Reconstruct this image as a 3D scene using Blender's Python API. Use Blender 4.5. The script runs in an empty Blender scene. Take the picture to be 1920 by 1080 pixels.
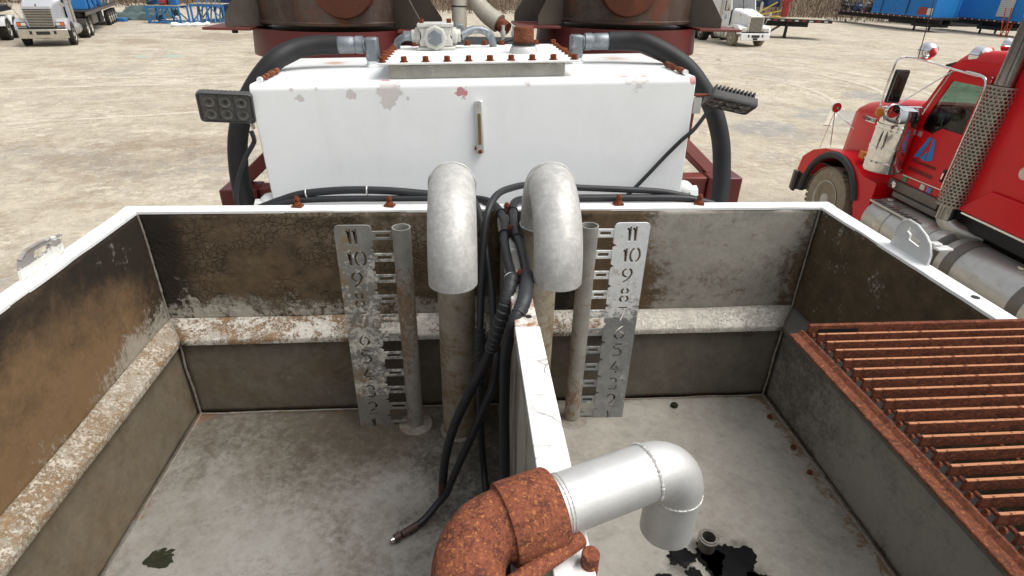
import bpy, bmesh, math, random
from mathutils import Vector, Matrix, noise as mnoise
random.seed(7)
R = math.radians
scene = bpy.context.scene
COL = scene.collection

# ------------------------------------------------------------------ camera
HC = 3.75                      # eye height above the yard
CAMP = Vector((-0.102, -1.850, HC))
yaw, pitch, roll = 0.0914, 0.4985, 0.0257
F_ = Vector((math.sin(yaw) * math.cos(pitch), math.cos(yaw) * math.cos(pitch), -math.sin(pitch)))
R_ = Vector((math.cos(yaw), -math.sin(yaw), 0)); U_ = R_.cross(F_)
R2 = R_ * math.cos(roll) + U_ * math.sin(roll); U2 = U_ * math.cos(roll) - R_ * math.sin(roll)
cam = bpy.data.cameras.new('camera'); camo = bpy.data.objects.new('camera', cam); COL.objects.link(camo)
cam.sensor_width = 36; cam.lens = 36 * 1066.84 / 1920; cam.clip_end = 1500; cam.clip_start = 0.05
mw = Matrix((R2, U2, -F_)).transposed().to_4x4(); mw.translation = CAMP
camo.matrix_world = mw
scene.camera = camo

# ------------------------------------------------------------------ light
SUN_EL, SUN_AZ = R(60), R(108)       # azimuth from +Y, clockwise
world = bpy.data.worlds.new('World'); scene.world = world; world.use_nodes = True
wt = world.node_tree; wt.nodes.clear()
sky = wt.nodes.new('ShaderNodeTexSky'); sky.sky_type = 'NISHITA'; sky.sun_disc = False
sky.sun_elevation = SUN_EL; sky.sun_rotation = SUN_AZ; sky.dust_density = 6; sky.ozone_density = 1; sky.air_density = 1.4
hs = wt.nodes.new('ShaderNodeHueSaturation'); hs.inputs['Saturation'].default_value = 0.22
bg = wt.nodes.new('ShaderNodeBackground'); bg.inputs[1].default_value = 0.15
wo = wt.nodes.new('ShaderNodeOutputWorld')
wt.links.new(sky.outputs[0], hs.inputs['Color']); wt.links.new(hs.outputs[0], bg.inputs[0]); wt.links.new(bg.outputs[0], wo.inputs[0])
sl = bpy.data.lights.new('sun', 'SUN'); sl.energy = 1.1; sl.angle = R(34); sl.color = (1, 0.965, 0.91)
so = bpy.data.objects.new('sun', sl); COL.objects.link(so)
sd = Vector((math.sin(SUN_AZ) * math.cos(SUN_EL), math.cos(SUN_AZ) * math.cos(SUN_EL), math.sin(SUN_EL)))
so.rotation_euler = sd.to_track_quat('Z', 'Y').to_euler(); so.location = (0, 0, 30)
vs = scene.view_settings
vs.view_transform = 'Standard'; vs.look = 'None'; vs.gamma = 1; vs.exposure = 0.36; vs.use_curve_mapping = False

# ------------------------------------------------------------------ materials
MATS = {}
class NT:
    def __init__(s, name):
        s.m = bpy.data.materials.new(name); s.m.use_nodes = True
        s.t = s.m.node_tree; s.n = s.t.nodes; s.b = s.n['Principled BSDF']; s.c = {}
    def L(s, a, b): s.t.links.new(a, b)
    def coord(s, k):
        if k not in s.c:
            if k == 'W': s.c[k] = s.n.new('ShaderNodeNewGeometry').outputs['Position']
            else: s.c[k] = s.n.new('ShaderNodeTexCoord').outputs['Object']
        return s.c[k]
    def sep(s, k):
        if ('s', k) not in s.c:
            x = s.n.new('ShaderNodeSeparateXYZ'); s.L(s.coord(k), x.inputs[0]); s.c[('s', k)] = x
        return s.c[('s', k)]
    def val(s, sock, v):
        if hasattr(v, 'links'): s.L(v, sock)
        else: sock.default_value = v
    def math(s, op, a, b=0.0, clamp=False):
        x = s.n.new('ShaderNodeMath'); x.operation = op; x.use_clamp = clamp
        s.val(x.inputs[0], a); s.val(x.inputs[1], b); return x.outputs[0]
    def mr(s, v, a, b, c=0.0, d=1.0, smooth=False):
        x = s.n.new('ShaderNodeMapRange'); x.interpolation_type = 'SMOOTHSTEP' if smooth else 'LINEAR'
        s.val(x.inputs[0], v); x.inputs[1].default_value = a; x.inputs[2].default_value = b
        x.inputs[3].default_value = c; x.inputs[4].default_value = d; return x.outputs[0]
    def vec(s, k, st=(1, 1, 1), off=0.0):
        x = s.n.new('ShaderNodeMapping'); s.L(s.coord(k), x.inputs[0])
        x.inputs['Scale'].default_value = st; x.inputs['Location'].default_value = (off, off * .7, off * 1.3); return x.outputs[0]
    def noise(s, k, sc, det=5, rough=.6, dist=0.0, st=(1, 1, 1), seed=0.0):
        x = s.n.new('ShaderNodeTexNoise'); s.L(s.vec(k, st, seed), x.inputs['Vector'])
        x.inputs['Scale'].default_value = sc; x.inputs['Detail'].default_value = det
        x.inputs['Roughness'].default_value = rough; x.inputs['Distortion'].default_value = dist
        return x.outputs[0]
    def mix(s, f, a, b):
        x = s.n.new('ShaderNodeMix'); x.data_type = 'RGBA'
        s.val(x.inputs['Factor'], f)
        for sock, v in ((x.inputs['A'], a), (x.inputs['B'], b)):
            if hasattr(v, 'links'): s.L(v, sock)
            else: sock.default_value = (*v[:3], 1)
        return x.outputs['Result']

def surf(name, base, rough=.5, metal=0.0, k='W', var=None, layers=(), bump=None, spec=.5, coat=0.0, bumps=()):
    if name in MATS: return MATS[name]
    t = NT(name); b = t.b
    col = base; rs = rough; ms = metal
    if var:
        sc, amt = var[0], var[1]; st = var[2] if len(var) > 2 else (1, 1, 1)
        nz = t.noise(k, sc, 10, .75, .3, st)
        dk = tuple(c * (1 - amt) for c in base); lt = tuple(min(1, c * (1 + amt)) for c in base)
        col = t.mix(t.mr(nz, .3, .7), dk, lt)
    hts = []
    for i, l in enumerate(layers):
        seed = l.get('seed', i * 3.7 + 1)
        kind = l.get('kind', 'noise')
        if kind == 'crack':
            x = t.n.new('ShaderNodeTexVoronoi'); x.feature = 'DISTANCE_TO_EDGE'
            v0 = t.n.new('ShaderNodeVectorMath'); v0.operation = 'ADD'
            nn = t.n.new('ShaderNodeTexNoise'); t.L(t.vec(k, l.get('st', (1, 1, 1)), seed), nn.inputs['Vector']); nn.inputs['Scale'].default_value = l['sc'] * .7; nn.inputs['Detail'].default_value = 4
            v1 = t.n.new('ShaderNodeVectorMath'); v1.operation = 'SCALE'; t.L(nn.outputs[1], v1.inputs[0]); v1.inputs[3].default_value = .6 / l['sc'] * 2
            t.L(t.vec(k, l.get('st', (1, 1, 1)), seed), v0.inputs[0]); t.L(v1.outputs[0], v0.inputs[1])
            t.L(v0.outputs[0], x.inputs['Vector']); x.inputs['Scale'].default_value = l['sc']
            mask = t.mr(x.outputs['Distance'], l['lo'], l['hi'], 1, 0, True)
            gate = t.noise(k, l.get('gsc', 3), 4, .6, .5, seed=seed + 9)
            gv = gate
            for (ax, a, bb, w) in l.get('grads', ()): gv = t.math('ADD', gv, t.mr(t.sep(k).outputs[ax], a, bb, 0, w))
            mask = t.math('MULTIPLY', mask, t.mr(gv, .5, .62, 0, 1, True))
        else:
            v = t.noise(k, l.get('sc', 5), l.get('det', 10), l.get('rg', .70), l.get('dist', .4), l.get('st', (1, 1, 1)), seed)
            if 'sc2' in l:
                v2 = t.noise(k, l['sc2'], 9, .78, .2, l.get('st2', (1, 1, 1)), seed + 5)
                v = t.math('ADD', t.math('MULTIPLY', v, 1 - l.get('w2', .4)), t.math('MULTIPLY', v2, l.get('w2', .4)))
            for (ax, a, bb, w) in l.get('grads', ()):
                v = t.math('ADD', v, t.mr(t.sep(k).outputs[ax], a, bb, 0, w, True))
            if 'spots' in l:
                best = None
                for (x, y, z, r) in l['spots']:
                    d = t.n.new('ShaderNodeVectorMath'); d.operation = 'DISTANCE'
                    t.L(t.coord(k), d.inputs[0]); d.inputs[1].default_value = (x, y, z)
                    q = t.mr(d.outputs['Value'], 0, 2 * r, .5, -.5)
                    best = q if best is None else t.math('MAXIMUM', best, q)
                v = t.math('ADD', t.math('MULTIPLY', t.math('SUBTRACT', v, .5), l.get('amp', 1.2)), t.math('ADD', best, .5))
            mask = t.mr(v, l['lo'], l['hi'], 0, 1, True)
        if l.get('op', 1) != 1: mask = t.math('MULTIPLY', mask, l['op'])
        c = l['col']
        if l.get('var'):
            nz = t.noise(k, l['var'][0], 8, .7, .3, seed=seed + 2)
            c = t.mix(t.mr(nz, .3, .7), tuple(q * (1 - l['var'][1]) for q in c), tuple(min(1, q * (1 + l['var'][1])) for q in c))
        col = t.mix(mask, col, c)
        if 'rough' in l:
            x = t.n.new('ShaderNodeMix'); t.val(x.inputs[0], mask); t.val(x.inputs[2], rs); x.inputs[3].default_value = l['rough']; rs = x.outputs[0]
        if 'metal' in l:
            x = t.n.new('ShaderNodeMix'); t.val(x.inputs[0], mask); t.val(x.inputs[2], ms); x.inputs[3].default_value = l['metal']; ms = x.outputs[0]
        if l.get('h'): hts.append((mask, l['h']))
    if hasattr(col, 'links'): t.L(col, b.inputs['Base Color'])
    else: b.inputs['Base Color'].default_value = (*col, 1)
    t.val(b.inputs['Roughness'], rs); t.val(b.inputs['Metallic'], ms)
    b.inputs['Specular IOR Level'].default_value = spec
    b.inputs['Coat Weight'].default_value = coat; b.inputs['Coat Roughness'].default_value = .08
    H = None
    blist = ([bump] if bump else []) + list(bumps)
    for bb in blist:                       # (scale, height)
        h = t.math('MULTIPLY', t.noise(k, bb[0], 6, .65, .2, bb[2] if len(bb) > 2 else (1, 1, 1), 4.4), bb[1])
        H = h if H is None else t.math('ADD', H, h)
    for mk, hh in hts:
        h = t.math('MULTIPLY', mk, hh); H = h if H is None else t.math('ADD', H, h)
    if H is not None:
        bp = t.n.new('ShaderNodeBump'); bp.inputs['Strength'].default_value = 1; bp.inputs['Distance'].default_value = 1
        t.L(H, bp.inputs['Height']); t.L(bp.outputs[0], b.inputs['Normal'])
    MATS[name] = t.m
    return t.m

def glass_mat(name, tint, refl=.0):
    if name in MATS: return MATS[name]
    t = NT(name); t.n.remove(t.b)
    tr = t.n.new('ShaderNodeBsdfTransparent'); tr.inputs[0].default_value = (*tint, 1)
    gl = t.n.new('ShaderNodeBsdfGlossy'); gl.inputs['Roughness'].default_value = .03
    fr = t.n.new('ShaderNodeFresnel'); fr.inputs[0].default_value = 1.5
    f2 = t.math('ADD', fr.outputs[0], refl, True)
    mx = t.n.new('ShaderNodeMixShader'); t.L(f2, mx.inputs[0]); t.L(tr.outputs[0], mx.inputs[1]); t.L(gl.outputs[0], mx.inputs[2])
    t.L(mx.outputs[0], t.n['Material Output'].inputs[0]); MATS[name] = t.m; return t.m

# ------------------------------------------------------------------ geometry helpers
ORG = {}
def catmull(pts, n=8):
    P = [Vector(p) for p in pts]; out = []
    P = [P[0] * 2 - P[1]] + P + [P[-1] * 2 - P[-2]]
    for i in range(1, len(P) - 2):
        a, b, c, d = P[i - 1:i + 3]
        for j in range(n):
            t = j / n
            out.append(.5 * ((2 * b) + (c - a) * t + (2 * a - 5 * b + 4 * c - d) * t * t + (3 * b - a - 3 * c + d) * t ** 3))
    out.append(P[-2]); return out

class MB:
    def __init__(s): s.v = []; s.f = []
    def add(s, vs, fs):
        o = len(s.v); s.v += [Vector(p) for p in vs]; s.f += [tuple(i + o for i in f) for f in fs]; return s
    def box(s, c, d, rot=None):
        x, y, z = (q / 2 for q in d); M = rot.to_matrix() if rot is not None and hasattr(rot, 'to_matrix') else rot
        vs = []
        for sz in (-1, 1):
            for sx, sy in ((-1, -1), (1, -1), (1, 1), (-1, 1)):
                p = Vector((sx * x, sy * y, sz * z)); p = M @ p if M is not None else p
                vs.append(p + Vector(c))
        return s.add(vs, [(3, 2, 1, 0), (4, 5, 6, 7), (0, 1, 5, 4), (1, 2, 6, 5), (2, 3, 7, 6), (3, 0, 4, 7)])
    def bb(s, x0, x1, y0, y1, z0, z1): return s.box(((x0 + x1) / 2, (y0 + y1) / 2, (z0 + z1) / 2), (abs(x1 - x0), abs(y1 - y0), abs(z1 - z0)))
    def rings(s, rs, cap0=True, cap1=True, close=True):
        n = len(rs[0]); vs = [p for r in rs for p in r]; fs = []
        for i in range(len(rs) - 1):
            for j in range(n if close else n - 1):
                k = (j + 1) % n; fs.append((i * n + j, i * n + k, (i + 1) * n + k, (i + 1) * n + j))
        if cap0: fs.append(tuple(range(n - 1, -1, -1)))
        if cap1: fs.append(tuple((len(rs) - 1) * n + j for j in range(n)))
        return s.add(vs, fs)
    def tube(s, pts, r, n=12, caps=True, smooth=0):
        P = catmull(pts, smooth) if smooth else [Vector(p) for p in pts]
        rr = r if callable(r) else (lambda t: r)
        T = []
        for i in range(len(P)):
            d = P[min(i + 1, len(P) - 1)] - P[max(i - 1, 0)]; T.append(d.normalized())
        up = Vector((0, 0, 1)) if abs(T[0].z) < .9 else Vector((1, 0, 0))
        N = (up - T[0] * up.dot(T[0])).normalized(); rs = []
        for i in range(len(P)):
            N = (N - T[i] * N.dot(T[i])).normalized(); B = T[i].cross(N); q = rr(i / max(1, len(P) - 1))
            rs.append([P[i] + (N * math.cos(a) + B * math.sin(a)) * q for a in (2 * math.pi * j / n for j in range(n))])
        return s.rings(rs, caps, caps)
    def cyl(s, a, b, r, r2=None, n=20, caps=True):
        r2 = r if r2 is None else r2
        return s.tube([a, b], lambda t: r + (r2 - r) * t, n, caps)
    def pipe(s, a, b, ro, ri, n=24):      # hollow straight pipe
        a, b = Vector(a), Vector(b); d = (b - a).normalized()
        up = Vector((0, 0, 1)) if abs(d.z) < .9 else Vector((1, 0, 0)); N = (up - d * up.dot(d)).normalized(); B = d.cross(N)
        ring = lambda c, q: [c + (N * math.cos(t) + B * math.sin(t)) * q for t in (2 * math.pi * j / n for j in range(n))]
        return s.rings([ring(a, ri), ring(a, ro), ring(b, ro), ring(b, ri), ring(a, ri)], False, False)
    def lathe(s, prof, c, axis='x', n=32, closed=False):   # prof: (radius, along)
        c = Vector(c); rs = []
        for (r, h) in prof:
            ring = []
            for j in range(n):
                a = 2 * math.pi * j / n; u, w = math.cos(a) * r, math.sin(a) * r
                ring.append(c + (Vector((h, u, w)) if axis == 'x' else Vector((w, h, u)) if axis == 'y' else Vector((u, w, h))))
            rs.append(ring)
        return s.rings(rs, not closed, not closed)
    def sphere(s, c, r, n=12, sc=(1, 1, 1), zmin=-1.0):
        c = Vector(c); rs = []; m = n // 2
        for i in range(m + 1):
            a = -math.pi / 2 + math.pi * i / m; z = max(math.sin(a), zmin); q = max(math.cos(a), 1e-3)
            rs.append([c + Vector((math.cos(t) * q * r * sc[0], math.sin(t) * q * r * sc[1], z * r * sc[2])) for t in (2 * math.pi * j / n for j in range(n))])
        return s.rings(rs)
    def prism(s, poly, axis, a, b):       # poly in the other two axes
        def mk(p, h):
            return Vector((h, p[0], p[1])) if axis == 'x' else Vector((p[0], h, p[1])) if axis == 'y' else Vector((p[0], p[1], h))
        return s.rings([[mk(p, a) for p in poly], [mk(p, b) for p in poly]])
    def grid(s, fn, nu, nv):
        vs = [fn(i / nu, j / nv) for j in range(nv + 1) for i in range(nu + 1)]
        return s.add(vs, [(j * (nu + 1) + i, j * (nu + 1) + i + 1, (j + 1) * (nu + 1) + i + 1, (j + 1) * (nu + 1) + i) for j in range(nv) for i in range(nu)])
    def xf(s, M): s.v = [M @ p for p in s.v]; return s
    def mesh(s, name, org=None, smooth=True, ang=38):
        me = bpy.data.meshes.new(name); o = org or Vector((0, 0, 0))
        me.from_pydata([tuple(p - o) for p in s.v], [], s.f)
        bm = bmesh.new(); bm.from_mesh(me); bmesh.ops.recalc_face_normals(bm, faces=bm.faces); bm.to_mesh(me); bm.free()
        if smooth:
            me.shade_smooth(); me.set_sharp_from_angle(angle=R(ang))
        return me
    def build(s, name, mat, parent=None, bevel=0, smooth=True, label=None, seg=2):
        q = parent
        while q is not None and q.name not in ORG and q.parent is not None: q = q.parent
        me = s.mesh(name, ORG.get(q.name) if q else None, smooth)
        return link(name, me, mat, parent, bevel, label, seg)

def link(name, me, mat, parent=None, bevel=0, label=None, seg=2):
    if mat is not None and not me.materials: me.materials.append(mat)
    o = bpy.data.objects.new(name, me); COL.objects.link(o)
    if parent: o.parent = parent
    if bevel:
        m = o.modifiers.new('bevel', 'BEVEL'); m.width = bevel; m.segments = seg; m.limit_method = 'ANGLE'; m.angle_limit = R(40)
    if label: o['label'] = label
    return o

def thing(name, label, cat, loc=(0, 0, 0), rz=0.0, group=None, world=True):
    o = bpy.data.objects.new(name, None); COL.objects.link(o); o.empty_display_size = .2
    o.location = loc; o.rotation_euler = (0, 0, rz)
    o['label'] = label; o['category'] = cat
    if group: o['group'] = group
    if world: ORG[o.name] = Vector(loc)
    return o
def tag(o, label, cat, group=None):
    o['label'] = label; o['category'] = cat
    if group: o['group'] = group
    return o
def struct(o): o['kind'] = 'structure'; return o

def plate(outer, holes, th, mapf):
    """flat plate with real cut-outs; mapf maps (u, v, w) to a point"""
    cu = bpy.data.curves.new('c', 'CURVE'); cu.dimensions = '2D'; cu.fill_mode = 'BOTH'; cu.extrude = th / 2 * 100; ox = outer[0][0]; oy = outer[0][1]
    for poly in [outer] + list(holes):
        sp = cu.splines.new('POLY'); sp.points.add(len(poly) - 1); sp.use_cyclic_u = True
        for i, p in enumerate(poly): sp.points[i].co = ((p[0] - ox) * 100, (p[1] - oy) * 100, 0, 1)
    ob = bpy.data.objects.new('c', cu); COL.objects.link(ob)
    dg = bpy.context.evaluated_depsgraph_get(); dg.update()
    me = bpy.data.meshes.new_from_object(ob.evaluated_get(dg))
    m = MB(); m.v = [Vector(mapf(v.co.x / 100 + ox, v.co.y / 100 + oy, v.co.z / 100)) for v in me.vertices]; m.f = [tuple(p.vertices) for p in me.polygons]
    bpy.data.objects.remove(ob); bpy.data.curves.remove(cu); bpy.data.meshes.remove(me)
    return m
def text_mb(txt, size, mapf, th=.002):
    cu = bpy.data.curves.new('t', 'FONT'); cu.body = txt; cu.size = size; cu.extrude = th / 2; cu.align_x = 'CENTER'; cu.align_y = 'CENTER'; cu.resolution_u = 3
    ob = bpy.data.objects.new('t', cu); COL.objects.link(ob)
    dg = bpy.context.evaluated_depsgraph_get(); dg.update()
    me = bpy.data.meshes.new_from_object(ob.evaluated_get(dg))
    m = MB(); m.v = [Vector(mapf(*v.co)) for v in me.vertices]; m.f = [tuple(p.vertices) for p in me.polygons]
    bpy.data.objects.remove(ob); bpy.data.curves.remove(cu); bpy.data.meshes.remove(me)
    return m
def arc(cx, cy, rx, ry, a0, a1, n=12):
    return [(cx + rx * math.cos(R(a0 + (a1 - a0) * i / n)), cy + ry * math.sin(R(a0 + (a1 - a0) * i / n))) for i in range(n + 1)]
def stroke(pl, w):
    L, Rr = [], []
    for i, p in enumerate(pl):
        a = Vector(pl[max(i - 1, 0)]); b = Vector(pl[min(i + 1, len(pl) - 1)])
        d = (b - a).normalized(); n = Vector((-d.y, d.x)); k = 1
        if 0 < i < len(pl) - 1:
            d0 = (Vector(p) - a).normalized(); k = 1 / max(.55, abs(n.dot(Vector((-d0.y, d0.x)))))
        L.append((p[0] + n.x * w / 2 * k, p[1] + n.y * w / 2 * k)); Rr.append((p[0] - n.x * w / 2 * k, p[1] - n.y * w / 2 * k))
    return L + Rr[::-1]
S6 = [[(.2, .5), (-.02, .33), (-.2, .1), (-.29, -.12), (-.29, -.28), (-.2, -.43), (-.09, -.485)], arc(0, -.2, .29, .29, -72, 92)]
DIG = {'1': [[(.04, .5), (.04, -.5)], [(-.17, .27), (-.06, .40)]],
       '0': [arc(0, 0, .32, .5, 104, 256), arc(0, 0, .32, .5, -76, 76)],
       '2': [arc(0, .22, .28, .28, 165, -35) + [(-.17, -.36)], [(-.28, -.5), (.3, -.5)]],
       '3': [arc(-.02, .25, .26, .25, 150, -38) , arc(-.02, -.24, .29, .26, 34, -150)],
       '4': [[(.02, .5), (-.33, -.18)], [(-.18, -.18), (.32, -.18)], [(.1, .14), (.1, -.06)], [(.1, -.30), (.1, -.5)]],
       '5': [[(.27, .5), (-.20, .5)], [(-.25, .40), (-.27, .12)], arc(-.02, -.18, .3, .31, 125, -145)],
       '6': S6, '9': [[(-x, -y) for x, y in s] for s in S6],
       '7': [[(-.3, .5), (.32, .5)], [(.25, .39), (-.05, -.5)]],
       '8': [arc(0, .31, .21, .19, 112, 248), arc(0, .31, .21, .19, -68, 68), arc(0, -.27, .26, .23, 112, 248), arc(0, -.27, .26, .23, -68, 68)]}
def numeral(txt, h, w, cx, cy):
    out = []; adv = .72 * h if txt != '11' else .36 * h
    x0 = cx - adv * (len(txt) - 1) / 2
    for i, ch in enumerate(txt):
        if ch == '1' and txt == '10': ox = .08 * h
        else: ox = 0
        for s in DIG[ch]: out.append(stroke([(x0 + ox + i * adv + p[0] * h, cy + p[1] * h) for p in s], w))
    return out
def copy_part(o, parent, loc=None):
    c = o.copy(); COL.objects.link(c); c.parent = parent
    if loc is not None: c.location = loc
    return c

# ------------------------------------------------------------------ the palette
Z0 = 3.07                        # rim of the open tank
ZF = 2.29                        # its floor
BROWN = (.078, .05, .026); DARK = (.016, .013, .010); GREY = (.27, .26, .235); FLAKE = (.50, .475, .42); OCHRE = (.20, .115, .045); RUST = (.25, .085, .028)
def rust(name, base=(.19, .066, .036), hi=(.32, .12, .05), lo=(.09, .034, .022), sc=60, extra=()):
    return surf(name, base, .92, 0, 'O', (sc, .5), [dict(col=lo, sc=sc * .3, sc2=sc * 1.2, w2=.5, lo=.50, hi=.56, op=.85), dict(col=hi, sc=sc * 1.0, lo=.55, hi=.62, op=.85, seed=11), dict(col=hi, sc=sc * .12, sc2=sc * .8, w2=.5, lo=.55, hi=.64, op=.7, seed=31), dict(col=lo, sc=sc * .06, sc2=sc * .5, w2=.4, lo=.55, hi=.66, op=.6, seed=41)] + list(extra), (sc * 1.5, .0014), spec=.15)
m_rust = rust('rust_orange')
m_rust_pipe = rust('rust_pipe', (.20, .066, .038), (.42, .17, .06), (.075, .030, .024), 170)
m_rust_grate = rust('rust_grating', (.15, .048, .026), (.27, .095, .045), (.07, .026, .017), 110)
m_rust_bar = rust('rust_grating_bar', (.135, .042, .023), (.23, .08, .038), (.065, .024, .016), 110, [dict(col=(.42, .19, .10), sc=60, lo=.52, hi=.60, grads=[(2, .0085, .0110, .5), (2, -.02, .0085, -.35)], seed=77)])  # worn bar tops, lightened further as lit edges painted into the colour
m_rust_bolt = rust('rust_bolt', (.16, .045, .021), (.26, .08, .03), (.10, .03, .015), 120)
m_rail = rust('rust_rail', (.15, .052, .028), (.30, .11, .05), (.075, .03, .02), 130)
m_hosewhite = surf('scuffed_white_paint', (.78, .79, .77), .42, 0, 'W', (4, .03), [
    dict(col=(.42, .40, .36), sc=18, lo=.66, hi=.68, op=.8, h=-.0006), dict(col=(.30, .16, .09), sc=30, lo=.72, hi=.75, op=.8, seed=9)], (160, .00015))
m_rim = surf('rim_white_paint', (.80, .81, .80), .4, 0, 'W', (6, .03), [
    dict(col=(.36, .34, .31), sc=22, st=(1, 1, 1), lo=.655, hi=.665, op=.9, h=-.0006, rough=.7), dict(col=(.62, .63, .63), sc=9, lo=.5, hi=.7, op=.5, seed=4),
    dict(col=(.25, .13, .06), sc=40, lo=.70, hi=.72, op=.85, seed=17)], (90, .0003))
m_capbare = surf('bare_partition_cap', (.42, .40, .36), .6, .1, 'W', (14, .25), [
    dict(col=(.80, .80, .78), sc=9, lo=.5, hi=.56, seed=3), dict(col=RUST, sc=20, lo=.63, hi=.7, op=.8, seed=12)], (90, .0008))
m_caprust = surf('rusted_partition_cap', (.50, .46, .40), .7, 0, 'W', (18, .3), [
    dict(col=(.72, .69, .62), sc=26, lo=.5, hi=.56, seed=5), dict(col=RUST, sc=12, lo=.5, hi=.62, op=.9, seed=2)], (90, .001))
m_capwhite = surf('flaking_white_paint', (.86, .86, .85), .38, 0, 'W', (5, .02), [
    dict(col=(.30, .28, .26), kind='crack', sc=11, lo=.012, hi=.035, gsc=6, op=.9, seed=3, h=-.0008),
    dict(col=(.45, .43, .40), sc=30, lo=.69, hi=.70, op=.7, seed=8)], (60, .0004))
def galv(name, layers, base=GREY, rough=.6, metal=.15, bumps=((40, .0015), (7, .004))):
    return surf(name, base, rough, metal, 'W', (13, .28, (1, 1, .8)), layers, None, .35, 0, bumps)
# dried mud, old paint and darker ends on each wall of the open tank
m_wall_bl = galv('back_wall_left_dirt', [
    dict(col=(.105, .074, .043), var=(16, .45), sc=3, sc2=22, w2=.4, st=(.6, 1, 1.5), lo=.28, hi=.46, grads=[(2, 2.70, 2.84, .26), (2, 2.66, 2.72, -.1)], rough=.95, h=.002),
    dict(col=(.20, .165, .12), sc=5, sc2=40, st=(.6, 1, 1.8), lo=.50, hi=.70, op=.75, seed=21, rough=.95, grads=[(2, 2.90, 3.0, .05)]),
    dict(col=(.30, .27, .225), sc=3.5, sc2=36, lo=.58, hi=.74, op=.75, grads=[(2, 2.86, 3.0, .06), (0, -.9, -.7, .03)], seed=27, rough=.95),
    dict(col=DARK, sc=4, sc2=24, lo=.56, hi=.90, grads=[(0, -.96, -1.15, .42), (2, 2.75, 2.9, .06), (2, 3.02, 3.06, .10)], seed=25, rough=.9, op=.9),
    dict(col=(.05, .035, .02), sc=3, sc2=34, w2=.55, st=(.7, 1, 1.4), lo=.60, hi=.72, op=.7, seed=55, grads=[(2, 2.98, 3.05, .05)]),
    dict(col=(.035, .024, .014), kind='crack', sc=46, lo=.02, hi=.10, gsc=5, grads=[(2, 2.80, 2.90, .07)], op=.6, h=-.0025, seed=4),
    dict(col=(.43, .405, .35), var=(50, .25), sc=9, sc2=70, w2=.5, st=(1, 1, .6), lo=.585, hi=.67, grads=[(2, 2.80, 2.68, .15)], rough=.7, h=.0010, seed=33, op=.85)], base=(.30, .28, .24))
m_wall_br = galv('back_wall_right_dirt', [
    dict(col=(.37, .35, .305), sc=3, sc2=30, lo=.42, hi=.64, st=(.5, 1, 2.2), op=.8, seed=2),
    dict(col=(.125, .085, .05), var=(18, .4), sc=4, sc2=30, w2=.5, st=(.6, 1, 1.5), lo=.50, hi=.63, grads=[(0, .66, .46, .24), (0, 1.02, 1.15, .14), (2, 2.84, 3.06, -.05)], rough=.95, h=.0015, seed=15),
    dict(col=(.25, .14, .07), sc=8, sc2=60, w2=.6, st=(.45, 1, 2.8), lo=.55, hi=.63, op=.65, seed=41),
    dict(col=DARK, sc=6, sc2=30, lo=.60, hi=.75, grads=[(0, .42, .2, .35)], seed=25, rough=.9),  # near-black towards the partition end
    dict(col=(.17, .155, .13), sc=2.5, sc2=50, w2=.5, st=(1, 1, .8), lo=.54, hi=.66, op=.6, seed=61),
    dict(col=OCHRE, sc=5, sc2=40, lo=.58, hi=.72, op=.5, grads=[(2, 3.0, 3.06, .06)], seed=47)], base=(.31, .29, .25))
m_wall_l = galv('left_wall_dirt', [
    dict(col=(.125, .078, .042), var=(10, .4), sc=3.2, sc2=20, w2=.35, lo=.28, hi=.44, grads=[(2, 2.62, 2.8, .18)], rough=.95, h=.002),
    dict(col=(.24, .145, .068), sc=3, sc2=30, w2=.45, st=(1, .6, 1.2), lo=.46, hi=.70, grads=[(2, 2.92, 2.72, .16)], op=.75, seed=21, rough=.95),
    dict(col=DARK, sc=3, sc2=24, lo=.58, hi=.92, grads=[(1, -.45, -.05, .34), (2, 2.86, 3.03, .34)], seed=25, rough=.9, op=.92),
    dict(col=(.16, .135, .095), sc=6, sc2=50, w2=.5, lo=.55, hi=.72, op=.55, seed=51),
    dict(col=(.40, .37, .31), var=(40, .2), sc=9, sc2=60, w2=.5, st=(1, 1, .55), lo=.64, hi=.74, grads=[(2, 2.80, 2.68, .14), (1, -.50, -.25, .10)], rough=.7, h=.001, seed=33, op=.8)])
m_wall_r = galv('right_wall_dirt', [
    dict(col=(.35, .345, .325), sc=5, sc2=60, w2=.5, lo=.44, hi=.58, op=.8, seed=3),
    dict(col=(.085, .060, .034), var=(16, .4), sc=3.4, sc2=28, w2=.45, lo=.30, hi=.42, grads=[(2, 2.72, 2.84, .24), (1, -1.02, -.92, .12), (1, -1.15, -.98, .15), (1, -.42, -.12, -.12)], rough=.95, h=.002, seed=14),
    dict(col=(.16, .125, .085), sc=4, sc2=60, w2=.55, lo=.56, hi=.68, op=.5, seed=71),
    dict(col=DARK, sc=4, sc2=20, lo=.60, hi=.84, grads=[(1, -.6, -.78, .10), (1, -1.1, -.95, .04)], seed=25, rough=.9, op=.7),
    dict(col=(.40, .385, .345), var=(40, .2), sc=11, sc2=70, w2=.5, lo=.63, hi=.68, grads=[(1, -.62, -.3, .065), (2, 2.86, 2.96, .03)], rough=.7, h=.001, seed=36, op=.75)])
m_ledge_l = galv('ledge_left_flaked', [
    dict(col=(.24, .155, .085), var=(40, .3), sc=6, sc2=60, w2=.5, lo=.42, hi=.54, rough=.95, seed=6),
    dict(col=(.52, .475, .40), var=(90, .2), sc=20, sc2=130, w2=.65, lo=.48, hi=.54, rough=.8, h=.0008, seed=9, op=.9)], base=(.34, .30, .235))
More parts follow.
